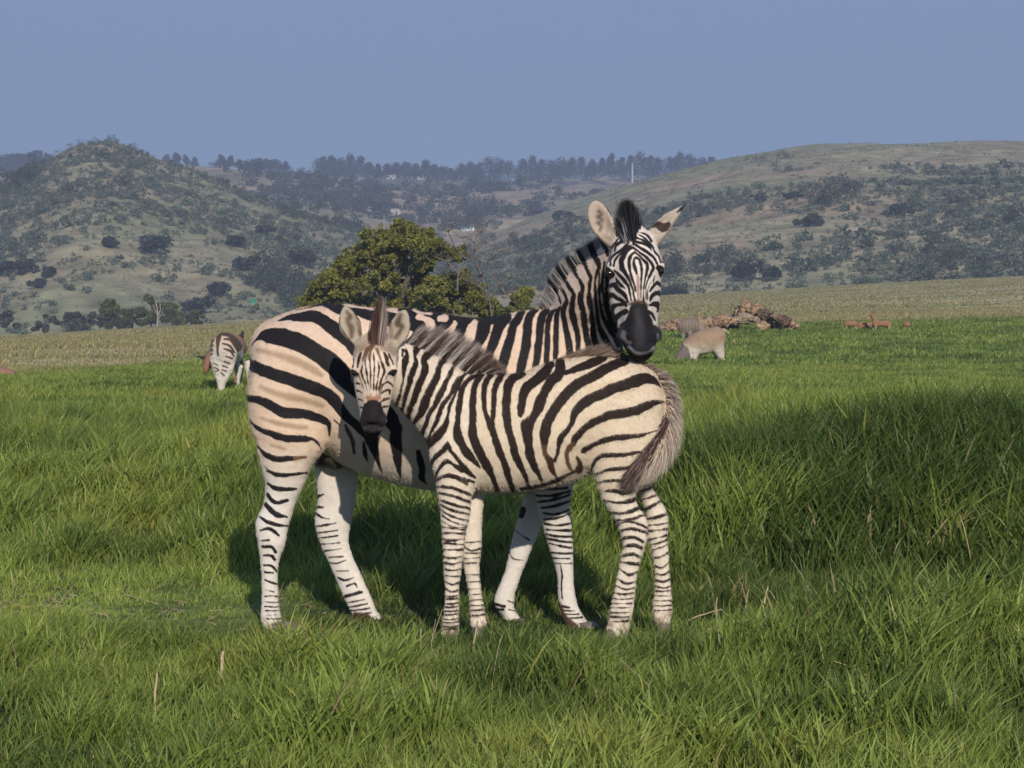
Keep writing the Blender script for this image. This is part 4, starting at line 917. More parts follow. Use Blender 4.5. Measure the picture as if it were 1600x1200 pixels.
def A_head():
    pk = (0.42, 0.30, 0.24); st = [
    S(cM, [(232,790,20),(255,700,30),(310,600,38),(352,500,32),(420,400,26),(560,232,10)]), S(cM, [(320,860,40),(332,740,26),(400,640,30),(500,575,46),(600,495,48),(705,405,30)]), S(cM, [(408,560,26),(450,445,40),(560,350,48),(720,280,50)]),
    S(cM, [(385,870,36),(412,760,30),(480,660,30),(560,600,38),(630,530,46),(740,450,30)]), S(cM, [(760,490,30),(665,560,44),(600,650,64),(545,760,70),(545,860,80),(560,930,80),(610,1010,62),(665,1110,50),(705,1190,40),(745,1290,32),(775,1400,24),(800,1540,24),(830,1650,30)]),
    S(cM, [(820,590,30),(765,630,40),(722,700,50),(695,800,50),(700,900,50),(715,1000,44),(745,1110,40),(775,1200,36),(805,1290,28),(830,1400,20)]), S(cM, [(920,745,40),(850,705,50),(800,750,36),(795,830,44),(820,940,52),(852,1040,40)]),
    S(cM, [(920,770,40),(950,900,42),(952,1050,38),(945,1190,32),(938,1330,22),(935,1540,16)]), S(cM, [(830,590,30),(905,660,40),(1000,760,42),(1065,820,44),(1080,900,48),(1062,1000,40),(1030,1130,34),(1005,1290,26),(990,1430,22),(992,1620,28)]),
    S(cM, [(790,490,36),(880,560,42),(960,625,42),(1055,690,44),(1140,780,44),(1195,870,44),(1202,930,44),(1160,1020,42),(1100,1130,36),(1065,1220,28),(1040,1340,20),(1045,1560,12)]),
    S(cM, [(850,440,44),(950,510,50),(1060,570,50),(1160,645,44),(1240,730,42),(1300,830,34)]), S(cM, [(880,370,50),(990,400,40),(1090,450,40),(1160,505,40),(1175,560,20)]), S(cM, [(890,290,40),(1000,330,34),(1090,400,40),(1160,470,34)]),
    S(cM, [(910,210,16),(1000,260,30),(1100,340,32),(1200,470,40),(1262,590,40),(1335,670,32),(1375,790,40)]), S(cM, [(920,170,10),(1050,190,22),(1130,250,40),(1182,340,44)]), S(cM, [(1400,730,20),(1425,800,20)]),
    S(cN, [(400,30,20),(480,110,40),(550,190,46),(620,280,46),(680,380,32),(705,500,26),(735,660,14)]), S(cN, [(430,200,24),(470,270,38),(530,350,42),(605,405,20)]), S(cN, [(240,395,40),(330,350,60),(410,330,72),(470,430,62),(560,500,62),(620,580,52),(662,690,30)]),
    S(cN, [(280,560,90),(370,550,80),(440,610,54),(540,660,52),(600,720,60),(635,780,30)]), S(cN, [(600,720,60),(560,735,60),(470,750,54),(390,780,72),(370,870,52),(380,980,62),(410,1090,84),(430,1200,60)]), S(cN, [(420,1050,70),(520,950,72),(620,890,84)]), S(cN, [(545,1190,50),(640,1110,60)]),
    S(cN, [(1400,350,60),(1300,290,60),(1250,320,42),(1180,390,40),(1130,470,22)]), S(cN, [(1380,520,92),(1280,505,64),(1190,560,60),(1145,630,40),(1130,690,12)]), S(cN, [(1310,745,92),(1220,735,62),(1140,755,40)]), S(cN, [(1315,780,60),(1325,830,36),(1310,890,22)]), S(cN, [(1100,900,60),(1190,960,52),(1260,1070,28)]),
    S(cN, [(1205,230,12),(1120,330,14),(1080,450,12),(1080,650,12)]), S(cN, [(1230,150,18),(1215,260,22),(1200,350,16)]), S(cN, [(870,150,50),(880,400,50),(885,650,50)], (0.30,0.22,0.19), 3),
    S(cN, [(160,-10,110),(230,50,180),(300,110,170),(370,130,80)], (0.012,0.011,0.012), 2), S(cM, [(830,60,170),(820,200,130),(815,320,100),(800,420,60)], (0.012,0.011,0.012), 3), S(cN, [(1330,-20,110),(1390,30,130),(1380,120,80)], (0.012,0.011,0.012), 2), S(cM, [(170,850,16),(230,865,30),(290,825,22)], (0.62,0.52,0.45)), S(cM, [(1390,825,20),(1430,840,20)], (0.62,0.52,0.45)),
    # muzzle; pale strokes on bridge and nostrils are painted highlights
    S(cN, [(700,740,50),(780,720,80),(900,700,90),(1000,710,60),(1080,760,40)], (0.055,0.030,0.024), 7),
    S(cN, [(760,830,90),(810,800,110),(900,785,120),(1000,800,110),(1040,850,70)], (0.012,0.011,0.012), 3), S(cN, [(885,900,300),(890,980,370),(900,1080,440),(910,1200,520)], (0.013,0.012,0.014), 3), S(cN, [(860,1180,440),(920,1350,540),(960,1600,560)], (0.014,0.013,0.016), 3), S(cN, [(930,1700,600),(980,1900,500)], (0.014,0.013,0.016), 3),
    S(cN, [(660,1400,400),(1180,1390,400)], (0.020,0.019,0.023), 3), S(cN, [(800,1340,240),(910,1400,560),(930,1440,700)], (0.014,0.013,0.016), 3), S(cN, [(585,1320,60),(600,1400,120),(650,1490,90),(720,1540,40)], (0.095,0.09,0.105), 5), S(cN, [(640,1370,30),(665,1420,60),(690,1470,40)], (0.008,0.008,0.008), 3), S(cN, [(1235,1350,30),(1215,1400,50),(1200,1440,30)], (0.008,0.008,0.008), 3), S(cN, [(700,1620,30),(830,1740,50),(960,1770,60),(1120,1740,50),(1230,1640,40)], (0.15,0.145,0.16), 4), S(cN, [(1300,1380,40),(1310,1480,50)], (0.08,0.075,0.085), 4), S(cN, [(860,900,60),(890,1100,120),(900,1300,200),(920,1480,150)], (0.038,0.037,0.044), 14)]
    return st
def A_ear():
    return [S((900,290,4.14), [(100,300,50),(120,180,50),(150,130,50),(190,180,30),(170,320,60)], (0.38,0.31,0.25), 3), S((900,290,4.14), [(150,165,22),(165,185,14),(150,200,28),(172,225,12),(148,240,24),(165,262,14),(155,290,12)], (0.085,0.065,0.055), 9), S((900,290,4.14), [(190,330,30),(225,345,24)], (0.27,0.20,0.155), 8), S((900,290,4.14), [(200,170,10),(215,240,20),(205,300,10)], (0.30,0.24,0.2), 5), S((900,290,4.14), [(66,230,5),(62,180,6),(80,130,6),(120,86,3)], (0.02,0.02,0.02), 1), S((900,290,4.14), [(120,86,6),(170,110,7),(215,165,8),(225,200,5)], (0.02,0.02,0.02), 1),
            S((900,290,4.14), [(490,262,16),(530,250,34),(570,270,50),(600,250,20),(560,295,14)], (0.05,0.035,0.03), 2), S((900,290,4.14), [(655,172,8),(690,145,16),(720,115,10)], (0.02,0.02,0.02), 1), S((900,290,4.14), [(430,300,20),(480,320,40)], (0.40,0.33,0.27), 3)]
def legset(crop, L, w=1.12): return [S(crop, [(a, b, c * w) for (a, b, c) in s], None, 1.2) for s in L]
A_NH = [[(205,205,6),(300,225,14),(430,215,8)],[(205,275,8),(260,305,18),(370,308,10)],[(205,340,14),(250,385,15),(320,375,12)],[(195,400,16),(250,450,20),(315,470,8)],[(160,470,8),(230,505,16),(330,525,6)],[(165,545,6),(220,535,12),(270,575,8)],[(170,605,6),(215,600,8)],[(175,640,8),(230,640,12),(250,670,10)],[(180,690,6),(225,690,12),(245,715,8)],
        [(185,745,8),(230,750,10),(255,785,6)],[(190,785,8),(235,790,6)],[(190,830,6),(240,850,6),(280,860,4)],[(190,885,4),(240,898,5)],[(190,925,4),(230,920,5),(290,935,3)],[(190,955,4),(290,962,4)],[(190,980,4),(250,985,5),(300,980,4)],[(195,1005,4),(310,1008,4)],[(200,1030,4),(320,1030,4)],[(200,1050,5),(330,1055,5)]]
A_FH = [[(480,355,14),(530,335,6)],[(490,410,10),(525,410,6)],[(475,440,12),(520,468,8),(560,475,4)],[(470,525,6),(540,510,8),(600,500,5)],[(480,560,5),(540,550,6),(610,540,4)],[(485,590,5),(610,570,6)],[(510,622,5),(620,612,5)],[(520,662,6),(630,645,5)],[(560,696,5),(640,690,5)],[(545,725,7),(600,730,7),(660,710,4)],[(600,775,4),(670,772,6)],[(610,812,6),(650,828,7),(700,810,5)],[(660,860,6),(705,845,8),(720,870,5)],[(635,920,4),(730,890,5)],[(650,925,6),(745,895,7)],[(640,960,5),(760,935,5)],[(650,985,5),(775,960,5)],[(660,1005,6),(790,985,6)],[(665,1030,7),(800,1010,6)]]
A_NF = [[(690,225,9),(860,215,9)],[(690,260,9),(780,255,12),(870,235,9)],[(695,295,8),(780,278,11),(870,255,8)],[(715,325,8),(800,310,11),(870,290,8)],[(720,352,6),(790,358,8),(880,335,6)],[(730,388,5),(800,380,9),(885,352,6)],[(735,412,8),(800,420,8),(880,410,8)],[(745,445,9),(890,450,9)],[(745,470,9),(810,480,10),(890,485,9)],[(750,495,10),(850,510,9),(895,515,6)],[(760,520,8),(880,545,7)],[(765,570,8),(885,575,7)],[(775,600,6),(870,602,5)],[(785,628,5),(880,630,5)],[(822,640,5),(828,700,6),(826,760,5),(830,820,6)],[(800,860,12),(870,868,6)],[(805,885,6),(900,888,5)],[(810,905,6),(920,905,5)],[(820,925,7),(940,925,5)]]
A_FF = [[(540,560,6),(560,600,5),(620,612,4)],[(575,450,3),(650,500,4)],[(455,850,20),(515,862,16)],[(470,880,12),(510,880,12)],[(530,830,4),(575,850,4)],[(540,880,4),(575,890,4)]]
def animal(name, label, cat, chains, h, base_fn, strokes, dark, Ypaint, jitter, mat=None, sub=True, relax_it=3, group=None, relief=1.0):
    v, q = sd_mesh(chains, h, relax_it)
    if sub: v, q = subdiv(v, q)
    # muscle and skin relief
    n1 = np.cross(v[q[:, 2]] - v[q[:, 0]], v[q[:, 3]] - v[q[:, 1]]); N = np.zeros_like(v)
    for i in range(4):
        for a in range(3): N[:, a] += np.bincount(q[:, i], n1[:, a], len(v))
    N /= np.linalg.norm(N, axis=1)[:, None] + 1e-12
    v = v + N * (0.0045 * fbm(v * [1.0, 1.0, 0.7], 0.11, 3, 2) + 0.0012 * noise3(v, 0.03, 4))[:, None] * relief
    lab, names = regions(v, chains)
    jit = noise3(v, 0.012, 9) * jitter + noise3(v, 0.03, 10) * jitter * 1.2
    base = base_fn(v, lab, names); col = base.copy()
    for i, nm in enumerate(names):
        st = strokes.get(nm); ids = np.nonzero(lab == i)[0]
        if not st or not len(ids): continue
        uv = proj(v[ids], Ypaint.get(nm, Ypaint['*'])); d = dark(v[ids]) if callable(dark) else dark
        col[ids] = paint(uv, base[ids], st, d, jit[ids])
    root = bpy.data.objects.new(name, None); COL.objects.link(root)
    root.location = (v[:, 0].mean(), v[:, 1].mean(), v[:, 2].min()); tag(root, label, cat, group)
    o = obj('body', mkmesh('body', v - np.array(root.location), [q], True, col, [mat or M_COAT]), root)
    return root, v, col
def local(o, root): o.location = -root.location; return o
def hoofs(root, spots, Y, col=(0.14, 0.12, 0.105)):
    for (px, py, dY, r, toe) in spots:
        p = P(px, py, Y + dY); m = 0.027 * r
        rings = [((p[0] + toe * 0.012, p[1], p[2] - 0.046), m * 1.28, m * 1.1), ((p[0] + toe * 0.010, p[1], p[2] - 0.040), m * 1.30, m * 1.12), ((p[0] + toe * 0.002, p[1], p[2] - 0.010), m * 1.12, m * 1.0), ((p[0] - toe * 0.004, p[1], p[2] + 0.014), m * 0.9, m * 0.85)]
        local(lathe_mesh('hoof', rings, M_HAIR, col, root), root)
def coat_hair(root, v, col, n, L, w, yface):
    """the short hair of the coat, lying backwards and down, in the colour of the skin under it"""
    me = [c for c in root.children if c.name.startswith('body')][0].data
    nr = np.empty(len(me.vertices) * 3, np.float32); me.vertices.foreach_get('normal', nr); nr = nr.reshape(-1, 3)
    ids = rng.choice(len(v), n, replace=False); lay = np.array([0.25, 0.0, -1.0]) + rng.normal(size=(n, 3)) * 0.35
    N = nr[ids]; lay = lay - N * (lay * N).sum(1)[:, None]; d = lay + N * (0.22 + 0.2 * rng.random((n, 1)))
    c = col[ids] * (0.80 + 0.42 * rng.random((n, 1))); L = L * (0.6 + 0.6 * rng.random(n)); L = np.where(v[ids, 1] < yface, L * np.where(col[ids].mean(1) < 0.1, 0.22, 0.55), L)
    o = hair_mesh('coat_hair', v[ids] - N * 0.0015, d, L, w, c, c, segs=1, parent=root); local(o, root); tag(o, kind='stuff')
def adult_base(v, lab, names):
    uv = proj(v, YA); c = np.array([0.60, 0.455, 0.345])[None].repeat(len(v), 0)
    k = sstep(660, 780, uv[:, 1])[:, None]; c = c * (1 - k) + np.array([0.61, 0.565, 0.52]) * k
    for nm, cc in (('head', (0.62, 0.545, 0.49)), ('ear', (0.40, 0.34, 0.29)), ('neck', (0.60, 0.47, 0.38)), ('udder', (0.06, 0.045, 0.045))):
        if nm in names: c[lab == names.index(nm)] = cc
    # inner groin is dark skin and painted shade, pinkish back is painted warm light
    pk = sstep(560, 500, uv[:, 1])[:, None] * (lab == names.index('torso'))[:, None]; c = c * (1 - pk) + np.array([0.60, 0.45, 0.355]) * pk
    c = c * (1 + 0.12 * fbm(v, 0.09, 15, 4) + 0.05 * fbm(v * [1, 1, 4], 0.02, 16, 2))[:, None]
    dirt = (sstep(940, 990, uv[:, 1]) * sstep(-0.1, 0.5, fbm(v, 0.02, 18, 3)))[:, None] * 0.8; c = c * (1 - dirt) + np.array([0.13, 0.075, 0.05]) * dirt
    return c
def stripes_at(pts, strokes, Y, light, dark):
    uv = proj(pts, Y); return paint(uv, np.array(light)[None].repeat(len(pts), 0) * 1.0, strokes, dark)
def along(poly, n):
    p = catmull(poly, 8); d = np.r_[0, np.cumsum(np.linalg.norm(np.diff(p[:, :2], axis=0), axis=1))]; u = np.sort(rng.random(n)) * d[-1]
    return np.stack([np.interp(u, d, p[:, k]) for k in range(p.shape[1])], 1)
def build_adult():
    ch = adult_chains()
    tors = A_torso()
    st = dict(torso=tors, neck=A_neck(), near_hind=tors + legset(cT, A_NH, 1.35) + [S(cT, [(240,1085,20),(300,1085,30),(330,1070,20)], (0.12,0.09,0.075), 5)], far_hind=legset(cT, A_FH, 1.3) + [S(cT, [(715,1035,50),(760,1060,80),(810,1085,60)], (0.05,0.028,0.02), 5), S(cB, [(1000,1010,60),(1180,900,220),(1330,860,260),(1430,960,120)], (0.075,0.055,0.052), 12), S(cT, [(650,1010,20),(680,1045,26)], (0.10,0.05,0.035), 4)], near_front=legset(cU, A_NF, 1.25) + [S(cU, [(808,855,26),(822,905,34),(865,950,34),(900,975,30)], (0.09,0.05,0.04), 4)], far_front=legset(cU, A_FF, 0.8) + [S(cU, [(612,335,30),(605,365,30)], (0.02,0.018,0.018), 2)], head=fat(A_head(), 1.22, 0.05), ear=A_ear())  # groin stroke on the far thigh paints dark skin and cavity shade
    root, v, col = animal('zebra', 'adult zebra standing behind the foal with its head resting over the foal rump', 'zebra', ch, 0.0062, adult_base, st, (0.014, 0.012, 0.014), {'*': YA - 0.20, 'head': 8.80, 'ear': 8.90, 'neck': 9.22, 'far_hind': YA + 0.09, 'near_hind': YA - 0.22, 'near_front': YA - 0.16, 'far_front': YA + 0.08}, 0.6)
    root['label'] = 'adult zebra standing behind the foal with its chin over the foal rump'
    for (x, y) in ((953.5, 427), (1032.5, 424)): local(eyeball(P(x, y, 8.812), 0.0135, root), root)
    hoofs(root, [(450, 976, -.16, 1.6, 3), (592, 974, .12, 1.6, 3), (920, 977, -.13, 1.6, 3), (810, 971, .11, 1.4, 2.5)], YA)
    coat_hair(root, v, col, 170000, 0.010, 0.0016, 8.99)
    # erect mane along the crest
    n = 15000; k = along([(852, 484, 9.40, 6, 26), (862, 470, 9.38, 10, 34), (870, 450, 9.34, 14, 38), (882, 432, 9.28, 18, 40), (900, 418, 9.22, 20, 42), (918, 407, 9.15, 22, 42), (934, 397, 9.09, 22, 42), (946, 388, 9.03, 20, 40), (958, 378, 8.99, 16, 36)], n)
    pts = np.array([P(a, b, Y) for a, b, Y in k[:, :3]]); m = YA / F
    pts += rng.normal(size=(n, 3)) * [0.006, 0.012, 0.006] + np.array([0.018, 0, -0.026])
    dirs = np.stack([-0.60 + 0.0 * k[:, 0] + 0.45 * (k[:, 0] - 850) / 110, -0.05 + 0 * k[:, 0], 0.75 + 0 * k[:, 0]], 1) + rng.normal(size=(n, 3)) * 0.05
    L = (k[:, 4] * m + 0.035) * (0.8 + 0.25 * rng.random(n)); L *= 0.60
    c0 = stripes_at(pts + dirs * 0.03, A_neck(), 9.24, (0.50, 0.47, 0.46), (0.012, 0.012, 0.016)); c1 = np.where(c0.mean(1, keepdims=True) > 0.2, c0 * 0.62, c0)
    local(hair_mesh('mane', pts, dirs, L, 0.0028, c0, c1 + 0.008, parent=root), root)
    # forelock standing up between the ears
    n = 5000; t = rng.random(n); base = np.array([P(993, 372, 8.90), P(985, 368, 8.98)])
    px = 989 + rng.normal(size=n) * 5.5; pts = np.array([P(a, b, 8.815 + 0.12 * u) for a, b, u in zip(px, 380 - 16 * t, t)])
    tip = np.array([P(979 + rng.normal() * 2.5 + (p - 989) * 1.35, 306 + 22 * abs(rng.normal()) + abs((p - 989) * 1.35) * 1.5, 8.93) for p in px]); d = tip - pts; L = np.linalg.norm(d, axis=1)
    lt = ((px < 986) & (rng.random(n) < 0.45))[:, None]; c0 = np.where(lt, np.array([0.30, 0.29, 0.31]), np.array([0.012, 0.011, 0.013])); 
    local(hair_mesh('forelock', pts, d, L, 0.0026, c0, np.full((n, 3), 0.010), bend=np.stack([0.012 + 0 * L, 0 * L, 0 * L], 1) * rng.normal(size=(n, 1)), parent=root), root)
    return root
build_adult()
YF = 8.90
def foal_chains():
    T = []
    T.append(Chain(bodyrows([(684, 614, 722, .10, 0), (698, 592, 744, .13, 0), (720, 584, 758, .15, 0), (755, 583, 766, .162, 0), (800, 585, 768, .17, 0), (845, 577, 762, .175, 0), (885, 562, 748, .175, 0), (925, 555, 735, .175, 0), (962, 558, 722, .17, 0), (995, 566, 712, .16, 0), (1014, 580, 700, .13, 0), (1024, 596, 685, .10, 0)], YF), 'torso', k=0.03, sub=3, cap=0.45))
    N = headrows([(722, 662, 8.90, 58, .12), (698, 634, 8.89, 57, .105), (674, 612, 8.87, 54, .09), (653, 597, 8.84, 50, .08), (635, 584, 8.80, 45, .072), (614, 568, 8.76, 38, .065), (598, 552, 8.73, 30, .06)])
    T.append(Chain(N, 'neck', k=0.03, sub=3, cap=0.4))
    T.append(Chain(legrows([(668, 790, 650, -.06, .07), (668, 770, 700, -.075, .07), (678, 750, 740, -.08, .06), (684, 739, 770, -.08, .05), (689, 735, 802, -.08, .042), (692, 729, 832, -.08, .036), (693, 725, 858, -.08, .034), (694, 721, 885, -.08, .030), (696, 719, 912, -.08, .024), (695, 719, 940, -.08, .024), (692, 719, 960, -.08, .027), (690, 718, 985, -.08, .026)], YF, 1), 'near_front', k=0.03))
    T.append(Chain(legrows([(700, 775, 690, .07, .06), (712, 762, 740, .08, .05), (722, 757, 772, .08, .04), (722, 752, 810, .08, .034), (722, 752, 840, .08, .032), (722, 751, 865, .08, .032), (725, 748, 892, .08, .026), (730, 751, 924, .08, .022), (733, 757, 955, .08, .025), (734, 760, 980, .08, .026)], YF, 1), 'far_front', k=0.03))
    T.append(Chain(legrows([(900, 1024, 625, -.07, .085), (902, 1033, 662, -.085, .085), (908, 1030, 700, -.09, .08), (921, 1010, 735, -.09, .068), (936, 992, 766, -.09, .055), (952, 998, 796, -.09, .042), (964, 1012, 820, -.09, .038), (970, 1006, 848, -.09, .034), (966, 998, 876, -.09, .029), (960, 993, 905, -.09, .024), (955, 989, 932, -.09, .024), (950, 986, 955, -.09, .028), (945, 978, 985, -.09, .028)], YF, 1), 'near_hind', k=0.03))
    T.append(Chain(legrows([(930, 1035, 650, .07, .08), (950, 1030, 700, .08, .075), (980, 1022, 735, .08, .06), (994, 1020, 762, .08, .048), (1004, 1034, 788, .08, .04), (1011, 1046, 812, .08, .038), (1012, 1045, 838, .08, .034), (1020, 1047, 868, .08, .028), (1025, 1049, 905, .08, .024), (1024, 1051, 935, .08, .025), (1022, 1053, 958, .08, .027), (1024, 1050, 975, .08, .026)], YF, 1), 'far_hind', k=0.03))
    YH = 8.66
    T.append(Chain(headrows([(590, 530, YH + .06, 20, .045), (587, 542, YH + .03, 31, .06), (585, 558, YH + .01, 34, .068), (585, 578, YH, 34, .07), (584, 600, YH, 31.5, .068), (584, 622, YH, 27, .06), (583, 644, YH, 22, .048), (582, 662, YH, 19, .04), (582, 677, YH + .005, 12, .028)]), 'head', k=0.015, sub=3))
    T.append(Chain(headrows([(586, 545, YH - .03, 20, .03), (585, 575, YH - .045, 20, .032), (584, 605, YH - .05, 15, .030), (583, 635, YH - .05, 14, .028), (582, 655, YH - .045, 15, .028)]), 'head', k=0.025))
    for x in (557, 613): T.append(sph(x, 578, YH - .025, 8, 'head', k=0.015))
    for x in (568, 598): T.append(sph(x, 658, YH - .045, 6.5, 'head', k=0.012))
    T.append(Chain(headrows([(572, 669, YH - .035, 6, .013), (583, 673, YH - .045, 6, .015), (594, 668, YH - .035, 6, .013)]), 'head', k=0.01, ref=(0, 0, 1)))
    for x in (567, 599): T.append(sph(x, 659, YH - .068, 3.0, None, k=0.004, op='sub'))
    for x in (553.5, 614): T.append(sph(x, 583, YH - .055, 3.6, None, k=0.006, op='sub'))
    le = [(562, 538, YH + .03, 7, .018), (556, 527, YH + .03, 12, .02), (549, 512, YH + .03, 17.5, .017), (544, 498, YH + .03, 16, .013), (541, 487, YH + .03, 10, .010), (539, 479, YH + .03, 4, .006)]
    T.append(Chain(headrows(le), 'ear', k=0.01, sub=3)); T.append(Chain(headrows([(x, y, Y - .024, w - 2.4, max(d + .008, .01)) for (x, y, Y, w, d) in le[1:]]), None, k=0.003, op='sub', sub=3))
    re = [(612, 545, YH + .03, 7, .018), (617, 533, YH + .03, 12, .02), (623, 518, YH + .03, 17, .017), (627, 505, YH + .03, 16, .013), (630, 493, YH + .03, 11, .010), (632, 485, YH + .03, 5, .006)]
    T.append(Chain(headrows(re), 'ear', k=0.01, sub=3)); T.append(Chain(headrows([(x, y, Y - .024, w - 2.4, max(d + .008, .01)) for (x, y, Y, w, d) in re[1:]]), None, k=0.003, op='sub', sub=3))
    T.append(Chain(headrows([(1028, 592, 8.90, 7, .022), (1040, 612, 8.88, 7, .022), (1043, 650, 8.84, 6, .018), (1036, 690, 8.80, 5, .014), (1018, 722, 8.77, 4, .010)]), 'dock', k=0.012))
    return T
def F_body():
    b = (0.10, 0.05, 0.028); return [
    S(cE, [(228,0,25),(227,150,26),(215,300,25),(210,380,14)]), S(cE, [(310,60,30),(300,160,10)]), S(cE, [(350,60,30),(374,130,42),(345,250,90),(322,400,50),(310,560,20),(280,650,22),(240,800,32),(170,920,50),(90,1040,80)]),
    S(cE, [(500,0,90),(510,60,90),(490,160,50),(507,250,60),(480,350,76),(430,480,78),(400,600,70),(350,750,60),(310,900,52),(250,1030,46),(170,1180,40)]),
    S(cE, [(800,0,110),(700,110,120),(625,230,66),(652,350,92),(610,480,92),(560,600,100),(500,750,92),(470,850,90),(420,950,82),(370,1080,82),(310,1190,72),(230,1300,50)]),
    S(cE, [(1040,0,80),(940,200,80),(852,340,74),(842,430,92),(800,550,100),(730,680,104),(660,830,112),(620,950,124),(560,1080,90),(470,1180,64),(410,1250,44),(360,1330,20)]),
    S(cE, [(1120,200,26),(1080,330,40),(1020,450,62),(960,580,62),(920,680,82),(850,820,82),(790,950,62),(740,1020,62),(690,1110,62),(650,1230,62),(580,1370,58),(515,1490,56),(488,1600,30),(500,1690,28)]),
    S(cE, [(1420,280,30),(1250,460,42),(1180,540,84),(1130,640,110),(1050,750,62),(960,870,62),(900,960,72),(860,1090,62),(800,1230,50),(750,1320,40),(710,1400,40),(680,1490,90),(630,1580,100),(600,1680,82),(585,1780,50),(560,1900,40)]),
    S(cE, [(1130,720,30),(1080,830,42),(1020,950,46),(1010,1040,50),(990,1130,56),(960,1250,80),(890,1350,112),(810,1430,122),(730,1500,122),(670,1560,110)]),
    S(cE, [(1650,350,40),(1600,395,52),(1450,470,62),(1330,530,64),(1235,640,76),(1200,760,84),(1180,900,86),(1162,1050,82),(1150,1190,82),(1145,1300,102),(1160,1430,122),(1230,1560,112),(1300,1670,112),(1380,1760,90),(1450,1840,60),(1500,1900,12)]),
    S(cG, [(600,485,12),(582,560,84),(500,650,72),(400,740,62),(340,830,56),(310,930,40),(300,1020,22)]), S(cG, [(600,540,60),(650,640,60),(720,720,52),(800,830,54),(870,930,100),(950,1000,66),(1025,1065,22)]), S(cG, [(840,935,90),(700,862,40),(600,802,62),(540,830,60),(470,910,52),(420,980,40),(400,1070,16)]),
    S(cG, [(900,1165,26),(780,1092,30),(680,1040,50),(600,1022,52),(530,1040,40),(480,1080,20),(430,1130,10)], (0.09,0.05,0.03)),
    S(cH, [(140,170,40),(60,260,62),(12,340,64),(-8,500,72),(-8,700,76),(-12,800,80),(-8,950,92),(30,1080,98),(90,1200,102),(145,1310,92),(205,1420,80),(250,1520,62),(282,1640,58),(305,1760,56)]),
    S(cH, [(235,195,60),(170,270,60),(132,380,60),(128,500,56),(142,650,52),(180,750,60),(212,810,84),(240,900,72),(272,1010,78),(310,1110,76),(345,1210,72),(395,1330,72),(425,1450,68),(465,1570,62),(492,1680,50)]),
    S(cH, [(370,195,60),(300,290,72),(262,400,62),(252,550,52),(242,700,52),(222,800,62)]), S(cH, [(620,210,60),(500,250,92),(430,350,92),(410,500,88),(405,650,88),(416,780,88),(442,900,84),(482,1030,84),(522,1190,84),(562,1290,80),(612,1400,64),(660,1520,48),(682,1610,26)]),
    S(cH, [(970,80,80),(880,190,112),(780,280,104),(685,350,106),(632,420,104),(612,520,92),(592,620,82),(585,700,56)]), S(cH, [(1090,60,100),(1070,190,116),(960,300,104),(880,430,92),(832,540,112),(790,650,104),(725,750,92),(668,830,134),(670,950,112),(690,1080,92),(702,1200,92),(752,1330,82),(800,1430,60),(840,1510,42),(857,1590,16)]),
    S(cH, [(1640,0,70),(1450,80,82),(1300,130,82),(1180,175,54),(1090,180,60)]), S(cI, [(640,10,80),(500,60,80)]), S(cH, [(1900,40,90),(1820,60,90),(1700,110,104),(1600,160,112),(1480,230,112),(1350,290,112),(1230,370,112),(1152,450,112),(1060,560,104),(980,680,104),(920,790,112),(892,900,112),(880,1020,84),(880,1110,66)]),
    S(cH, [(880,1110,66),(895,1190,56),(940,1250,60)], b, 3), S(cH, [(925,1230,50),(955,1290,70),(972,1360,68),(1010,1440,48),(1052,1495,14)], (0.05,0.025,0.015)),
    S(cH, [(2350,360,14),(2300,310,50),(2230,265,92),(2140,250,112),(2040,280,122),(1910,320,112),(1760,370,112),(1600,440,112),(1480,492,112),(1350,580,102),(1262,680,82),(1222,800,62),(1160,900,62),(1092,980,62),(1062,1080,50),(1042,1190,36),(1012,1275,26)]),
    S(cH, [(2400,545,16),(2260,560,60),(2140,600,90),(2010,650,102),(1860,680,102),(1720,700,92),(1600,740,82),(1480,802,82),(1352,900,72),(1272,990,72),(1245,1070,50)]), S(cH, [(1235,1070,50),(1200,1110,60),(1165,1190,48),(1178,1310,48),(1225,1395,34)], b, 3),
    S(cH, [(2285,905,8),(2190,930,24),(2110,955,44),(1980,970,56),(1840,980,66),(1700,1000,66),(1600,1030,60),(1480,1085,56),(1370,1150,54)]), S(cJ, [(1290,430,26),(1330,520,56),(1320,600,80)], (0.05,0.03,0.02), 3),
    S(cJ, [(600,845,40),(800,808,44),(1000,748,50),(1260,620,40)], (0.03,0.02,0.018), 2),
    S(cK, [(238,770,14),(270,650,42),(350,550,62),(450,512,62),(560,505,62),(700,502,56),(850,482,50),(980,457,40),(1045,482,18)]), S(cK, [(285,825,10),(380,780,36),(480,740,52),(620,725,52),(760,712,46),(880,700,50)]), S(cK, [(345,955,14),(450,920,32),(580,902,36),(700,902,40),(810,912,40)]), S(cK, [(395,1095,10),(520,1070,36),(650,1080,50),(770,1100,62),(900,1060,50)])]
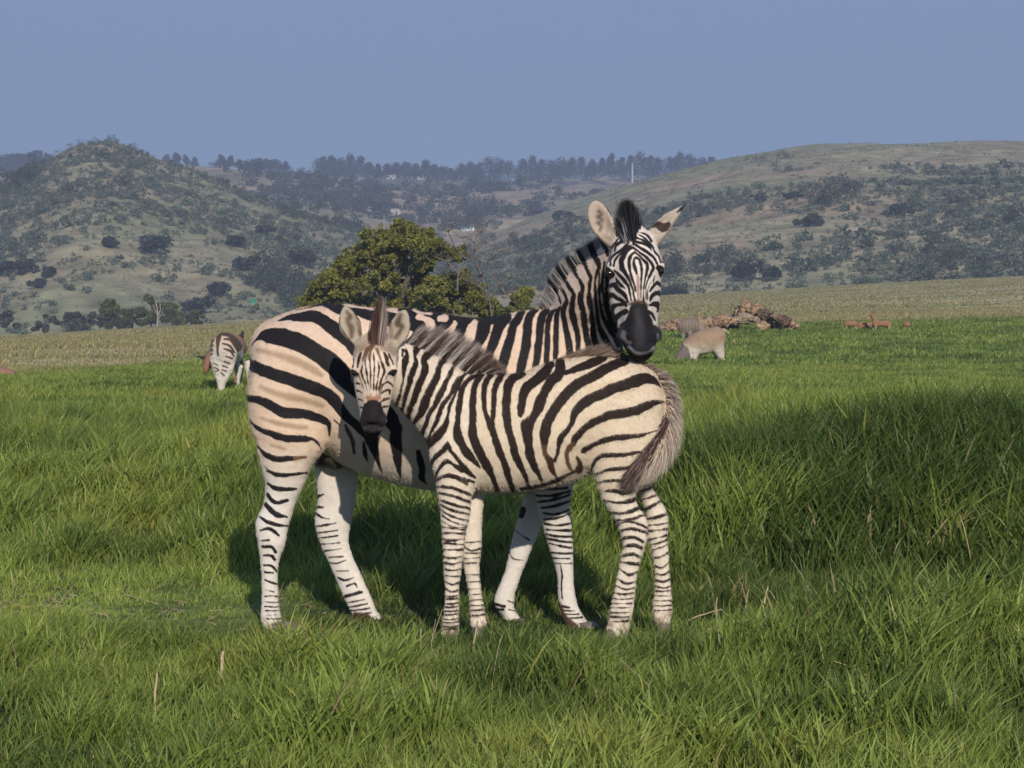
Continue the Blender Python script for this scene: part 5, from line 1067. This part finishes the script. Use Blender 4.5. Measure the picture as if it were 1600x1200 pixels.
F_NH = [[(1050,285,6),(1130,297,10),(1190,292,18),(1255,270,14)],[(1065,350,6),(1150,357,12),(1210,342,18),(1265,320,14)],[(1085,395,6),(1190,392,12),(1275,368,10)],[(1105,428,6),(1200,402,10),(1300,440,12)],[(1130,465,10),(1200,440,14),(1300,465,14)],[(1140,505,8),(1210,485,15),(1270,512,12)],[(1140,550,8),(1210,530,16),(1265,548,14)],[(1150,590,9),(1215,580,18),(1255,597,12)],[(1150,625,8),(1200,630,15),(1250,636,12)],[(1140,660,5),(1190,692,11),(1240,680,8)],[(1120,708,6),(1180,742,11),(1240,730,6)],[(1110,750,5),(1175,772,9),(1225,765,7)],[(1100,790,5),(1160,800,7),(1220,795,6)],[(1095,820,5),(1150,828,7),(1215,822,6)],[(1090,850,5),(1210,850,6)],[(1085,875,5),(1205,872,6)],[(1080,900,6),(1200,898,6)],[(1075,925,6),(1195,922,6)],[(1070,950,6),(1190,945,6)]]
F_FH = [[(1230,205,8),(1310,200,10)],[(1240,240,8),(1290,222,10),(1330,210,8)],[(1250,285,8),(1345,255,10)],[(1265,342,14),(1320,312,14),(1365,288,9)],[(1280,392,10),(1395,360,12)],[(1290,422,6),(1410,408,8)],[(1290,452,8),(1420,438,8)],[(1300,500,7),(1420,468,8)],[(1305,530,7),(1420,495,8)],[(1310,562,7),(1420,520,7)],[(1315,602,7),(1370,590,8),(1420,560,7)],[(1320,640,7),(1375,650,8),(1425,610,6)],[(1320,680,7),(1380,690,8),(1430,660,6)],[(1325,715,7),(1380,728,8),(1430,705,6)],[(1330,750,6),(1385,762,7),(1435,745,6)],[(1330,780,6),(1435,778,6)],[(1330,805,6),(1440,805,6)],[(1330,832,6),(1440,830,6)],[(1330,860,6),(1440,856,6)],[(1330,885,6),(1440,880,6)]]
F_NF = [[(140,175,12),(200,150,16),(270,160,16),(350,185,10)],[(140,210,8),(215,212,15),(300,240,14),(345,265,8)],[(150,245,7),(230,258,14),(345,300,9)],[(155,280,8),(230,305,12),(335,335,8)],[(160,305,8),(220,335,11),(325,362,8)],[(165,335,7),(230,372,10),(320,398,7)],[(170,365,7),(230,400,9),(310,425,8)],[(170,395,6),(240,432,9),(305,432,6)],[(170,430,6),(300,446,8)],[(170,465,8),(240,462,9),(310,470,7)],[(170,492,8),(220,505,10),(300,495,7)],[(170,520,6),(240,522,9),(300,528,7)],[(172,555,8),(300,555,8)],[(172,590,8),(230,600,9),(295,590,7)],[(178,625,7),(235,632,9),(285,620,6)],[(180,655,7),(225,668,9),(285,660,6)],[(185,695,6),(240,700,9),(280,700,6)],[(185,725,6),(230,745,9),(280,730,6)],[(190,765,6),(230,785,9),(280,770,6)]] + [[(170, y + 5, 6), (220, y + rng.normal() * 5 + 8, 8), (285, y, 6)] for y in range(800, 990, 21)]
F_FF = [[(300,515,7),(390,508,7)],[(300,540,6),(340,558,6),(395,545,6)],[(300,572,4),(390,572,5)],[(295,602,5),(390,596,5)],[(290,630,7),(350,625,7),(390,632,5)],[(300,690,4),(395,690,4)],[(300,730,4),(395,728,4)],[(310,770,4),(400,765,4)],[(315,800,5),(400,795,5)],[(320,830,5),(410,825,5)],[(322,860,5),(415,855,5)],[(325,885,7),(420,880,6)],[(325,915,8),(420,905,7)]]
def F_head():
    b = (0.11, 0.06, 0.035); dk = (0.05, 0.025, 0.018); g = (0.36, 0.265, 0.20); n = (0.33, 0.18, 0.11)
    return [S(cO, [(200,420,200),(400,280,260),(640,200,300),(900,280,280),(1150,420,180)], g, 14), S(cO, [(450,330,30),(330,420,26)], (0.25,0.18,0.13), 6), S(cO, [(1000,360,60),(1120,500,70)], (0.27,0.22,0.17), 8),
    S(cO, [(230,380,24),(300,300,20)], (0.24,0.19,0.15), 6), S(cO, [(880,330,30),(980,420,20)], (0.25,0.18,0.13), 6),
    S(cO, [(160,790,50),(150,700,42),(185,600,32),(230,520,18)], dk), S(cO, [(280,800,46),(290,720,62),(310,620,76),(355,480,50)], dk), S(cO, [(400,1000,36),(378,900,32),(395,780,36),(412,650,34)], dk), S(cO, [(410,640,50),(455,500,60),(520,360,50)], b, 3),
    S(cO, [(520,1000,34),(500,900,36),(472,760,32),(462,660,40)], dk), S(cO, [(462,650,50),(500,480,50),(560,330,50)], b, 3), S(cO, [(610,1000,34),(600,880,36),(582,740,36),(570,630,40)], dk), S(cO, [(560,600,60),(590,420,60),(620,250,80)], b, 4),
    S(cO, [(682,1000,34),(682,900,36),(686,750,36),(672,600,36),(662,470,28)], dk), S(cO, [(780,1000,34),(790,900,36),(790,780,30),(765,650,22)], dk), S(cO, [(820,1180,46),(860,1060,54),(918,900,50),(895,800,46),(845,680,40)], dk), S(cO, [(840,660,46),(795,520,54),(740,380,60)], b, 4),
    S(cO, [(1010,760,60),(990,710,72),(960,600,74),(900,460,50)], dk), S(cO, [(1115,740,34),(1062,620,30),(1005,490,18)], dk), S(cO, [(630,60,130),(640,300,60)], (0.10,0.045,0.03), 5),
    S(cQ, [(265,-10,26),(300,110,24),(345,210,20),(370,300,14),(385,400,8)], dk), S(cQ, [(370,0,20),(382,150,18),(410,260,14),(420,400,8)], dk), S(cQ, [(430,0,22),(432,150,18),(440,300,12),(445,420,8)], dk), S(cQ, [(490,0,20),(490,150,18),(485,280,14),(490,420,10)], dk),
    S(cQ, [(570,0,25),(556,150,22),(532,280,16),(530,420,10)], dk), S(cQ, [(680,10,32),(632,110,28),(602,210,24),(580,300,18),(575,420,10)], dk), S(cQ, [(215,40,16),(262,160,14),(312,290,10)], b), S(cQ, [(720,60,14),(660,180,14),(620,280,12),(600,400,10)], b),
    S(cQ, [(380,440,70),(470,500,130),(560,450,80)], n, 5), S(cQ, [(190,205,40),(235,215,28)], dk), S(cQ, [(200,335,30),(250,352,26),(300,390,18)], dk), S(cQ, [(220,480,30),(300,500,28)], dk), S(cQ, [(240,620,22),(290,625,16)], dk),
    S(cQ, [(635,230,14),(700,185,32),(760,205,32),(800,260,20)], dk), S(cQ, [(620,370,20),(700,322,32),(745,330,28),(742,390,16)], dk), S(cQ, [(600,520,24),(680,475,36),(730,470,22)], b), S(cQ, [(655,612,30),(720,600,22)], dk),
    S(cO, [(120,880,60),(200,950,110),(240,1010,70)], (0.012,0.01,0.01), 2), S(cO, [(1020,960,60),(1100,920,110),(1180,900,60)], (0.012,0.01,0.01), 2), S(cQ, [(150,200,10),(170,90,10)], (0.5,0.45,0.4)),
    S(cQ, [(345,570,60),(370,640,130)], (0.014,0.012,0.013), 2), S(cQ, [(575,565,60),(560,640,120)], (0.014,0.012,0.013), 2), S(cQ, [(465,640,270),(465,760,340),(460,900,430),(465,1050,420),(470,1150,300)], (0.017,0.014,0.016), 3),
    S(cQ, [(265,930,40),(320,1000,40)], (0.10,0.085,0.08), 4), S(cQ, [(660,950,50),(600,1010,40)], (0.10,0.085,0.08), 4)]
def F_ear():
    return [S((500,440,4.615), [(195,215,14),(215,250,30),(200,290,30),(222,330,34),(225,400,20)], (0.11,0.08,0.055), 8), S((500,440,4.615), [(250,230,14),(285,320,20),(290,380,20)], (0.16,0.11,0.08), 6), S((500,440,4.615), [(128,220,6),(150,330,8),(230,440,10)], (0.10,0.075,0.055), 3), S((500,440,4.615), [(580,240,30),(560,300,44),(590,330,26),(548,400,26)], (0.09,0.065,0.05), 8), S((500,440,4.615), [(515,300,14),(510,400,20)], (0.20,0.14,0.10), 5), S((500,440,4.615), [(650,250,6),(645,360,6),(600,440,8)], (0.10,0.075,0.055), 3), S((500,440,4.615), [(180,160,10),(215,180,12),(290,290,10)], (0.08,0.05,0.035), 2), S((500,440,4.615), [(595,190,10),(640,205,10)], (0.05,0.03,0.025), 2)]
def foal_base(v, lab, names):
    uv = proj(v, YF); c = np.array([0.60, 0.50, 0.385])[None].repeat(len(v), 0)
    k = sstep(700, 800, uv[:, 1])[:, None]; c = c * (1 - k) + np.array([0.66, 0.58, 0.49]) * k
    nk = sstep(760, 700, uv[:, 0])[:, None] * (1 - k); c = c * (1 - nk) + np.array([0.66, 0.57, 0.48]) * nk
    for nm, cc in (('head', (0.62, 0.51, 0.42)), ('ear', (0.36, 0.31, 0.245)), ('dock', (0.16, 0.10, 0.08))):
        if nm in names: c[lab == names.index(nm)] = cc
    rump = (sstep(880, 940, uv[:, 0]) * sstep(-0.1, 0.5, fbm(np.stack([uv[:, 0] * 0.2, uv[:, 1] + uv[:, 0] * 0.25], 1), 14, 27, 2)) * (uv[:, 1] < 760))[:, None] * 0.5; c = c * (1 - rump) + np.array([0.50, 0.36, 0.22]) * rump
    c = c * (1 + 0.07 * fbm(v, 0.05, 25, 3))[:, None]
    dirt = (sstep(930, 985, uv[:, 1]) * sstep(-0.15, 0.4, fbm(v, 0.02, 28, 3)))[:, None] * 0.8; c = c * (1 - dirt) + np.array([0.16, 0.085, 0.05]) * dirt
    return c
def build_foal():
    ch = foal_chains(); body = F_body(); dark = (0.022, 0.014, 0.012)
    st = dict(torso=body, neck=body, near_front=body + legset(cU, F_NF), far_front=legset(cU, F_FF), near_hind=body + legset(cU, F_NH), far_hind=legset(cU, F_FH), head=fat(F_head(), 1.2, 0.05), ear=F_ear())
    root, v, col = animal('zebra_foal', 'young zebra foal standing side on in front of the adult, face to the camera', 'zebra foal', ch, 0.0055, foal_base, st, dark, {'*': YF - 0.13, 'head': 8.61, 'ear': 8.68, 'neck': YF - 0.11, 'near_front': YF - 0.12, 'near_hind': YF - 0.14, 'far_front': YF + 0.05, 'far_hind': YF + 0.05}, 0.8)
    for x in (554, 613.5): local(eyeball(P(x, 583, 8.622), 0.0125, root), root)
    hoofs(root, [(704, 985, -.08, .95, 0.3), (747, 979, .08, .9, 0.3), (958, 985, -.09, 1.0, -0.5), (1037, 976, .08, .95, 0)], YF)
    m = YF / F; n = 13000
    coat_hair(root, v, col, 150000, 0.012, 0.0016, 8.70)
    # soft mane leaning back over the neck
    k = along([(630, 545, 8.80, 50), (645, 554, 8.84, 58), (662, 563, 8.86, 64), (682, 573, 8.88, 68), (705, 584, 8.90, 66), (728, 588, 8.90, 54), (752, 586, 8.90, 34), (775, 586, 8.90, 16)], n)
    pts = np.array([P(a, b, Y) for a, b, Y in k[:, :3]]) + rng.normal(size=(n, 3)) * [0.004, 0.014, 0.008]
    dirs = np.stack([0.62 + 0 * k[:, 0], -0.02 + 0 * k[:, 0], 0.95 - 0.42 * sstep(690, 770, k[:, 0])], 1) + rng.normal(size=(n, 3)) * 0.065
    L = k[:, 3] * m * (0.50 + 0.5 * rng.random(n)); bend = np.stack([0.018 + 0 * L, 0 * L, -0.012 + 0 * L], 1) * (0.6 + 0.8 * rng.random((n, 1)))
    c0 = stripes_at(pts + np.array([0.004, 0, -0.016]), body, YF - 0.11, (0.70, 0.67, 0.64), (0.06, 0.038, 0.034)); lum = c0.mean(1, keepdims=True)
    c1 = np.where((lum > 0.25) & (rng.random((n, 1)) < 0.95 - 0.5 * sstep(690, 750, k[:, :1])), np.array([0.52, 0.48, 0.44]), np.array([0.10, 0.05, 0.035])) * (0.7 + 0.6 * rng.random((n, 1)))
    c0 = c0 * (0.85 + 0.3 * rng.random((n, 1)))
    local(hair_mesh('mane', pts, dirs, L, 0.0018, c0, c1, bend, parent=root), root)
    # fuzzy ridge of hair along the back
    n = 3800; k = along([(765, 588, 6), (800, 588, 9), (835, 581, 13), (865, 568, 20), (895, 558, 27), (925, 554, 28), (955, 557, 22), (985, 566, 14), (1012, 578, 16), (1030, 596, 20)], n)
    pts = np.array([P(a, b + 2, YF) for a, b in k[:, :2]]) + rng.normal(size=(n, 3)) * [0.003, 0.012, 0.004]
    dirs = np.stack([0.75 + 0 * k[:, 0], 0 * k[:, 0], 0.5 + 0 * k[:, 0]], 1) + rng.normal(size=(n, 3)) * 0.16; L = k[:, 2] * m * (0.6 + 0.7 * rng.random(n))
    t = rng.random((n, 1)); c = np.array([0.11, 0.065, 0.045]) * (1 - t) + np.array([0.34, 0.25, 0.19]) * t
    local(hair_mesh('back_fringe', pts, dirs, L, 0.0028, c * 0.8, c, np.stack([0.006 + 0 * L, 0 * L, -0.01 + 0 * L], 1), parent=root), root)
    # forelock
    n = 3600; px = 588 + rng.normal(size=n) * 4.8; pts = np.array([P(a, 548 - 16 * u, 8.60 + 0.07 * u) for a, u in zip(px, rng.random(n))])
    tip = np.array([P(595 + (p - 588) * 1.15 + rng.normal() * 1.2, 457 + 60 * abs(rng.normal()) * 0.6 + abs(p - 588) * 2.2, 8.67) for p in px]); d = tip - pts; L = np.linalg.norm(d, axis=1)
    lt = (px > 590)[:, None] & (rng.random((n, 1)) < 0.7); c0 = np.where(lt, np.array([0.36, 0.30, 0.26]), np.array([0.075, 0.035, 0.028]))
    local(hair_mesh('forelock', pts, d, L, 0.0019, c0, c0 * 0.7, parent=root), root)
    # tail: pale fringe down the rump and a dark tuft swung forward
    n = 7500; k = along([(1026, 586, 8.88, 28, 0.95, 0.25), (1036, 600, 8.87, 30, 0.95, 0.0), (1043, 620, 8.86, 32, 0.9, -0.35), (1045, 645, 8.84, 36, 0.68, -0.75), (1042, 668, 8.82, 46, 0.40, -0.9), (1036, 688, 8.80, 48, 0.10, -1.0), (1026, 704, 8.78, 46, -0.2, -1.0), (1014, 718, 8.77, 42, -0.45, -0.9)], n)
    pts = np.array([P(a, b, Y) for a, b, Y in k[:, :3]]) + rng.normal(size=(n, 3)) * [0.006, 0.010, 0.006]
    dirs = np.stack([k[:, 4], -0.05 + 0 * L[:1].repeat(n) if False else np.full(n, -0.05), k[:, 5]], 1) + rng.normal(size=(n, 3)) * 0.17; L = k[:, 3] * m * (0.55 + 0.5 * rng.random(n))
    bend = np.stack([-0.02 - 0.03 * sstep(640, 720, k[:, 1]), 0 * L, -0.03 + 0 * L], 1) * (0.5 + rng.random((n, 1)))
    grey = np.array([0.56, 0.46, 0.37]); brn = np.array([0.045, 0.022, 0.020]); t = (rng.random(n) < 0.13 + 0.3 * sstep(690, 720, k[:, 1]))[:, None]
    stp = (np.sin(k[:, 1] * 0.62) > 0.55)[:, None] & (k[:, 1] < 640)[:, None]
    c0 = np.where(t | stp, brn * 1.5, grey) * (0.7 + 0.5 * rng.random((n, 1)))
    tl = hair_mesh('tail', pts, dirs, L, 0.0020, c0, c0 * 0.9 + 0.10, bend, parent=root); local(tl, root)
    n = 7000; k = along([(1040, 655, 8.80, 40), (1030, 676, 8.78, 46), (1018, 696, 8.76, 52), (1006, 714, 8.75, 52), (998, 728, 8.74, 44)], n)
    pts = np.array([P(a, b, Y) for a, b, Y in k[:, :3]]) + rng.normal(size=(n, 3)) * [0.007, 0.008, 0.007]
    dirs = np.array([-0.55, 0.0, -0.85]) + rng.normal(size=(n, 3)) * 0.14; L = k[:, 3] * m * (0.6 + 0.5 * rng.random(n))
    c0 = np.where(rng.random((n, 1)) < 0.14, grey * 0.45, brn * (0.7 + 1.1 * rng.random((n, 1))))
    local(hair_mesh('tail_tuft', pts, dirs, L, 0.0022, c0, c0 * 1.2, np.array([[-0.004, 0, -0.006]]).repeat(n, 0), parent=root), root)
    return root
build_foal()
# ------------------------------------------------------------------ grazing animals beyond
def beast(name, label, cat, Y, chains, top, low, ymix, h, group=None, dark=(0.05, 0.04, 0.035), strokes=None, special=None, seed=1):
    def base(v, lab, names):
        uv = proj(v, Y); k = sstep(ymix[0], ymix[1], uv[:, 1])[:, None]; c = np.array(top)[None] * (1 - k) + np.array(low) * k
        for nm, cc in (special or {}).items():
            if nm in names: c[lab == names.index(nm)] = cc
        return c * (1 + 0.12 * fbm(v, 0.3, seed, 3))[:, None]
    root, v, c = animal(name, label, cat, chains, h, base, strokes or {}, dark, {'*': Y}, 0.1, relief=4.0, sub=True, relax_it=2, group=group)
    return root
def B(rows, Y, reg='torso', k=0.08, cap=0.6): return Chain(bodyrows(rows, Y), reg, k=k, sub=3, cap=cap)
def Lg(rows, Y, reg='leg', k=0.05): return Chain(legrows(rows, Y, 0.9), reg, k=k, sub=3)
def Hd(rows, reg='head', k=0.05, ref=(0, 1, 0)): return Chain(headrows(rows), reg, k=k, sub=3, ref=ref)
def bands(rows, wd=1.0): return [Stroke(r, None, 0.8, (0, 0, 1)) for r in rows]
# zebra grazing, seen from behind
Y = 38.0; cW = (280, 490, 8.571)
zb = [Chain(headrows([(350, 548, Y, 21, .30), (352, 548, Y + .5, 22, .3), (358, 548, Y + 1.0, 20, .3), (364, 546, Y + 1.35, 15, .25)]), 'torso', k=.1, sub=3, ref=(0, 0, 1), cap=.7)]
def rear_torso():
    out = []
    for (px, py, yy, rx, rz) in [(351, 545, 0.0, 21, 24), (352, 546, .35, 23, 26), (356, 548, .8, 23, 25), (363, 549, 1.2, 18, 22), (369, 550, 1.5, 11, 17)]:
        p = P(px, py, Y + yy); out.append((p[0], Y + yy, p[2], rz * Y / F, rx * Y / F))
    return Chain(out, 'torso', k=.08, sub=3, ref=(1, 0, 0), cap=.8)
zb = [rear_torso(), Lg([(328, 350, 556), (330, 350, 575), (336, 349, 592), (339, 348, 602), (340, 348, 618)], Y), Lg([(346, 370, 556), (345, 366, 575), (343, 358, 590), (343, 352, 602), (343, 351, 618)], Y),
      Lg([(352, 368, 575, 1.1), (355, 364, 592, 1.1), (357, 363, 604, 1.1), (357, 363, 616, 1.1)], Y), Lg([(366, 380, 568, 1.3), (370, 379, 588, 1.3), (372, 378, 602, 1.3), (372, 378, 617, 1.3)], Y),
      Hd([(368, 548, Y + 1.4, 8, .14), (373, 565, Y + 1.75, 7, .12), (374, 585, Y + 1.95, 6, .1), (372, 598, Y + 2.0, 4, .08)], 'neck', .08)]
zs = [S(cW, [(a, b, c * 1.35) for (a, b, c) in p]) for p in [[(540,270,50),(535,350,40),(530,450,22),(535,560,16)],[(600,250,60),(690,290,40),(770,390,34),(840,520,30),(860,640,20)],[(620,340,16),(700,350,24),(770,450,24),(820,560,24),(800,640,10)],[(480,300,20),(420,380,20)],[(470,360,14),(410,410,12)],[(460,420,14),(405,440,12)],[(455,480,14),(405,500,12)],[(450,540,14),(410,560,10)],[(600,400,14),(690,430,20),(750,520,14)],[(620,470,14),(700,500,20),(740,570,10)],[(640,570,12),(720,600,16)],[(620,640,14),(690,670,14)],[(590,700,12),(660,720,12)],[(580,750,10),(640,770,14)],[(570,790,10),(610,830,14)],[(470,660,10),(530,690,10)],[(480,720,10),(530,740,12)],[(490,770,10),(540,760,12)],[(720,330,16),(800,440,16),(850,560,14)]]]
beast('grazing_zebra', 'smaller zebra grazing beyond, seen from behind beside the adult rump', 'zebra', Y, zb, (0.42, 0.33, 0.27), (0.50, 0.46, 0.42), (525, 560), 0.026, strokes=dict(torso=zs, leg=zs), dark=(0.07, 0.04, 0.03), special=dict(neck=(0.10, 0.07, 0.06)))
# brown antelope hidden behind that zebra: head low on the left, back showing on the right
Y = 41.0
an = [B([(342, 526, 556, .26, 0), (352, 522, 560, .28, .1), (364, 523, 562, .24, .2), (372, 530, 558, .18, .3)], Y), Lg([(338, 350, 556), (341, 349, 575), (342, 348, 590), (342, 348, 608)], Y), Lg([(362, 372, 555, .3), (362, 370, 575, .3), (363, 368, 608, .3)], Y),
      Hd([(350, 535, Y - .1, 12, .16), (338, 550, Y - .9, 10, .14), (330, 560, Y - 1.9, 9, .12)], 'neck', .08), Hd([(330, 560, Y - 2.0, 8, .12), (326, 567, Y - 2.1, 8, .11), (323, 575, Y - 2.15, 6, .09), (321, 582, Y - 2.15, 4, .07)], 'head', .04),
      Hd([(325, 561, Y - 2.05, 3, .05), (317, 559, Y - 2.1, 4, .04), (308, 556, Y - 2.15, 1.5, .03)], 'ear', .02), Hd([(371, 534, Y + .2, 5, .08), (377, 526, Y + .2, 4, .06), (379, 517, Y + .2, 2, .04)], 'ear', .03)]
beast('antelope', 'brown antelope with a dark ear and its head low, half hidden behind the rear zebra', 'antelope', Y, an, (0.17, 0.10, 0.075), (0.40, 0.22, 0.13), (545, 575), 0.028, special=dict(ear=(0.03, 0.025, 0.03), head=(0.22, 0.115, 0.07)))
# tan eland with its head down
Y = 68.0
el = [B([(1074, 533, 556, .22, 0), (1084, 523, 557, .30, 0), (1097, 516, 555, .36, 0), (1110, 513, 549, .36, 0), (1121, 510, 543, .33, 0), (1128, 514, 538, .22, 0)], Y), Lg([(1074, 1092, 548, -.15), (1077, 1089, 562, -.15), (1080, 1088, 576, -.15), (1081, 1087, 590, -.15)], Y), Lg([(1078, 1094, 552, .2), (1082, 1092, 566, .2), (1084, 1090, 590, .2)], Y),
      Lg([(1108, 1132, 535, -.12), (1114, 1132, 548, -.14), (1120, 1132, 557, -.14), (1126, 1133, 564, -.14), (1126, 1134, 569, -.14), (1127, 1133, 590, -.14)], Y), Lg([(1108, 1130, 538, .2), (1114, 1128, 552, .2), (1119, 1127, 564, .2), (1119, 1125, 590, .2)], Y),
      Hd([(1078, 545, Y, 14, .22), (1069, 555, Y - .1, 12, .19), (1062, 565, Y - .2, 9, .15), (1057, 574, Y - .3, 7, .12)], 'neck', .1), Hd([(1058, 572, Y - .3, 7, .13), (1054, 578, Y - .4, 5, .1), (1050, 584, Y - .5, 4, .08)], 'head', .05),
      Hd([(1131, 515, Y, 2.6, .05), (1138, 519, Y, 1.8, .03), (1143, 527, Y, 1.4, .03), (1148, 536, Y, 1.6, .03)], 'tail', .03), Hd([(1064, 566, Y - .2, 2.5, .05), (1069, 561, Y - .5, 2, .04)], 'ear', .02)]
beast('eland', 'pale tan eland grazing head down right of the adult zebra muzzle', 'antelope', Y, el, (0.27, 0.185, 0.125), (0.46, 0.41, 0.37), (528, 556), 0.04, special=dict(neck=(0.13, 0.105, 0.10), head=(0.12, 0.10, 0.10), tail=(0.36, 0.27, 0.2)))
# grey brown zebra grazing farther off, rear view
Y = 88.0
gz_ = [B([(1067, 502, 522, .24, 0), (1074, 497, 523, .32, .2), (1084, 497, 523, .32, .4), (1091, 502, 520, .24, .5)], Y), Lg([(1063, 1072, 518), (1064, 1070, 528), (1065, 1070, 538)], Y), Lg([(1074, 1082, 520), (1075, 1080, 530), (1075, 1080, 540)], Y), Lg([(1087, 1095, 518, .4), (1089, 1094, 530, .4), (1089, 1094, 540, .4)], Y), Hd([(1092, 508, Y + .4, 7, .18), (1098, 518, Y + .3, 5, .14), (1101, 528, Y + .2, 4, .1)], 'neck', .06)]
gs = [Stroke([(1064 + i * 5, 497, 1.6), (1066 + i * 5.2, 510, 2.0), (1064 + i * 5.4, 524, 1.2)], (0.15, 0.115, 0.095), 2.2, (0, 0, 1)) for i in range(7)]
beast('grazing_zebra', 'grey brown striped zebra grazing behind the tan eland', 'zebra', Y, gz_, (0.20, 0.155, 0.13), (0.20, 0.17, 0.15), (505, 530), 0.045, strokes=dict(torso=gs))
# impala group
def impala(label, px, top, w, hh, face, Y=97.0, head='down', seed=1):
    s = face; c = px; t = top; hw = w / 2.0
    ch = [B([(c - s * hw * .95, t + .10 * hh, t + .48 * hh, .12, 0), (c - s * hw * .5, t, t + .50 * hh, .17, 0), (c, t + .03 * hh, t + .50 * hh, .18, 0), (c + s * hw * .5, t - .01 * hh, t + .50 * hh, .15, 0), (c + s * hw * .75, t + .02 * hh, t + .46 * hh, .12, 0)], Y, k=.05)]
    for (f, dy) in ((-.80, -.09), (-.62, .09), (.62, -.08), (.78, .08)):
        x = c + s * hw * f; ch.append(Lg([(x - w * .10, x + w * .10, t + .38 * hh, dy), (x - w * .045, x + w * .045, t + .62 * hh, dy), (x - w * .035, x + w * .035, t + .8 * hh, dy), (x - w * .035, x + w * .035, t + 1.15 * hh, dy)], Y, k=.03))
    if head == 'up':
        ch += [Hd([(c + s * hw * .62, t + .12 * hh, Y, w * .13, .10), (c + s * hw * .88, t - .22 * hh, Y, w * .085, .07), (c + s * hw * .98, t - .42 * hh, Y, w * .07, .06)], 'neck', .03), Hd([(c + s * hw * .92, t - .47 * hh, Y, w * .075, .07), (c + s * hw * 1.15, t - .40 * hh, Y, w * .055, .05), (c + s * hw * 1.32, t - .33 * hh, Y, w * .035, .04)], 'head', .02)]
        ch += [Hd([(c + s * hw * .88, t - .5 * hh, Y - .03 * e, w * .035, .04), (c + s * hw * .78 , t - .62 * hh, Y - .1 * e, w * .02, .03)], 'ear', .01) for e in (-1, 1)]
    else:
        ch += [Hd([(c + s * hw * .68, t + .2 * hh, Y, w * .12, .10), (c + s * hw * 1.0, t + .48 * hh, Y, w * .08, .07), (c + s * hw * 1.15, t + .72 * hh, Y, w * .065, .06)], 'neck', .03), Hd([(c + s * hw * 1.12, t + .74 * hh, Y, w * .07, .06), (c + s * hw * 1.2, t + .95 * hh, Y, w * .05, .05), (c + s * hw * 1.2, t + 1.05 * hh, Y, w * .03, .04)], 'head', .02)]
    return beast('impala', label, 'antelope', Y, ch, (0.23, 0.125, 0.07), (0.42, 0.34, 0.28), (t + .38 * hh, t + .6 * hh), 0.022, group='impala feeding in the far meadow', seed=seed)
impala('reddish impala with raised head, standing in front of the small herd', 1377, 500, 30, 22, -1, 97.0, 'up', 1)
impala('reddish impala feeding head down directly left of the one with raised head', 1352, 503, 26, 20, -1, 98.0, 'down', 2)
impala('leftmost impala of the small herd, body low in the grass', 1330, 501, 20, 20, 1, 99.0, 'down', 3)
impala('smallest impala standing apart at the right of the herd', 1417, 503, 9, 17, 1, 98.0, 'up', 4)
# animal cut by the left edge
Y = 50.0
la = [B([(-28, 578, 606, .26, 0), (-12, 573, 608, .30, 0), (4, 573, 607, .30, 0), (18, 578, 603, .24, 0)], Y), Lg([(8, 20, 598), (10, 17, 610), (10, 17, 622)], Y), Lg([(-34, -22, 598), (-32, -25, 622)], Y), Lg([(4, 14, 598, .3), (6, 12, 622, .3)], Y), Hd([(-30, 592, Y, 10, .16), (-42, 604, Y, 8, .13), (-48, 614, Y, 5, .1)], 'neck', .06)]
beast('antelope', 'reddish brown antelope in deep grass, cut by the left edge of the view', 'antelope', Y, la, (0.24, 0.13, 0.09), (0.36, 0.26, 0.2), (594, 606), 0.035)
# ------------------------------------------------------------------ haze over the whole view
def haze():
    x, y0, y1, z0, z1 = 2200.0, -60.0, 2300.0, -66.0, 330.0
    V = np.array([(a, b, c) for a in (-x, x) for b in (y0, y1) for c in (z0, z1)]); q = np.array([(0,1,3,2),(4,6,7,5),(0,4,5,1),(2,3,7,6),(0,2,6,4),(1,5,7,3)])
    m = bpy.data.materials.new('haze'); m.use_nodes = True; n = m.node_tree; n.nodes.clear()
    out = n.nodes.new('ShaderNodeOutputMaterial'); v = n.nodes.new('ShaderNodeVolumePrincipled')
    v.inputs['Color'].default_value = (0.55, 0.64, 0.90, 1); v.inputs['Density'].default_value = 0.00048; v.inputs['Anisotropy'].default_value = 0.0
    n.links.new(v.outputs[0], out.inputs['Volume'])
    me = bpy.data.meshes.new('haze'); me.from_pydata(V.tolist(), [], q.tolist()); me.materials.append(m)
    o = bpy.data.objects.new('haze', me); COL.objects.link(o); tag(o, kind='stuff', label='thin blue haze over the hills', cat='haze')
haze()
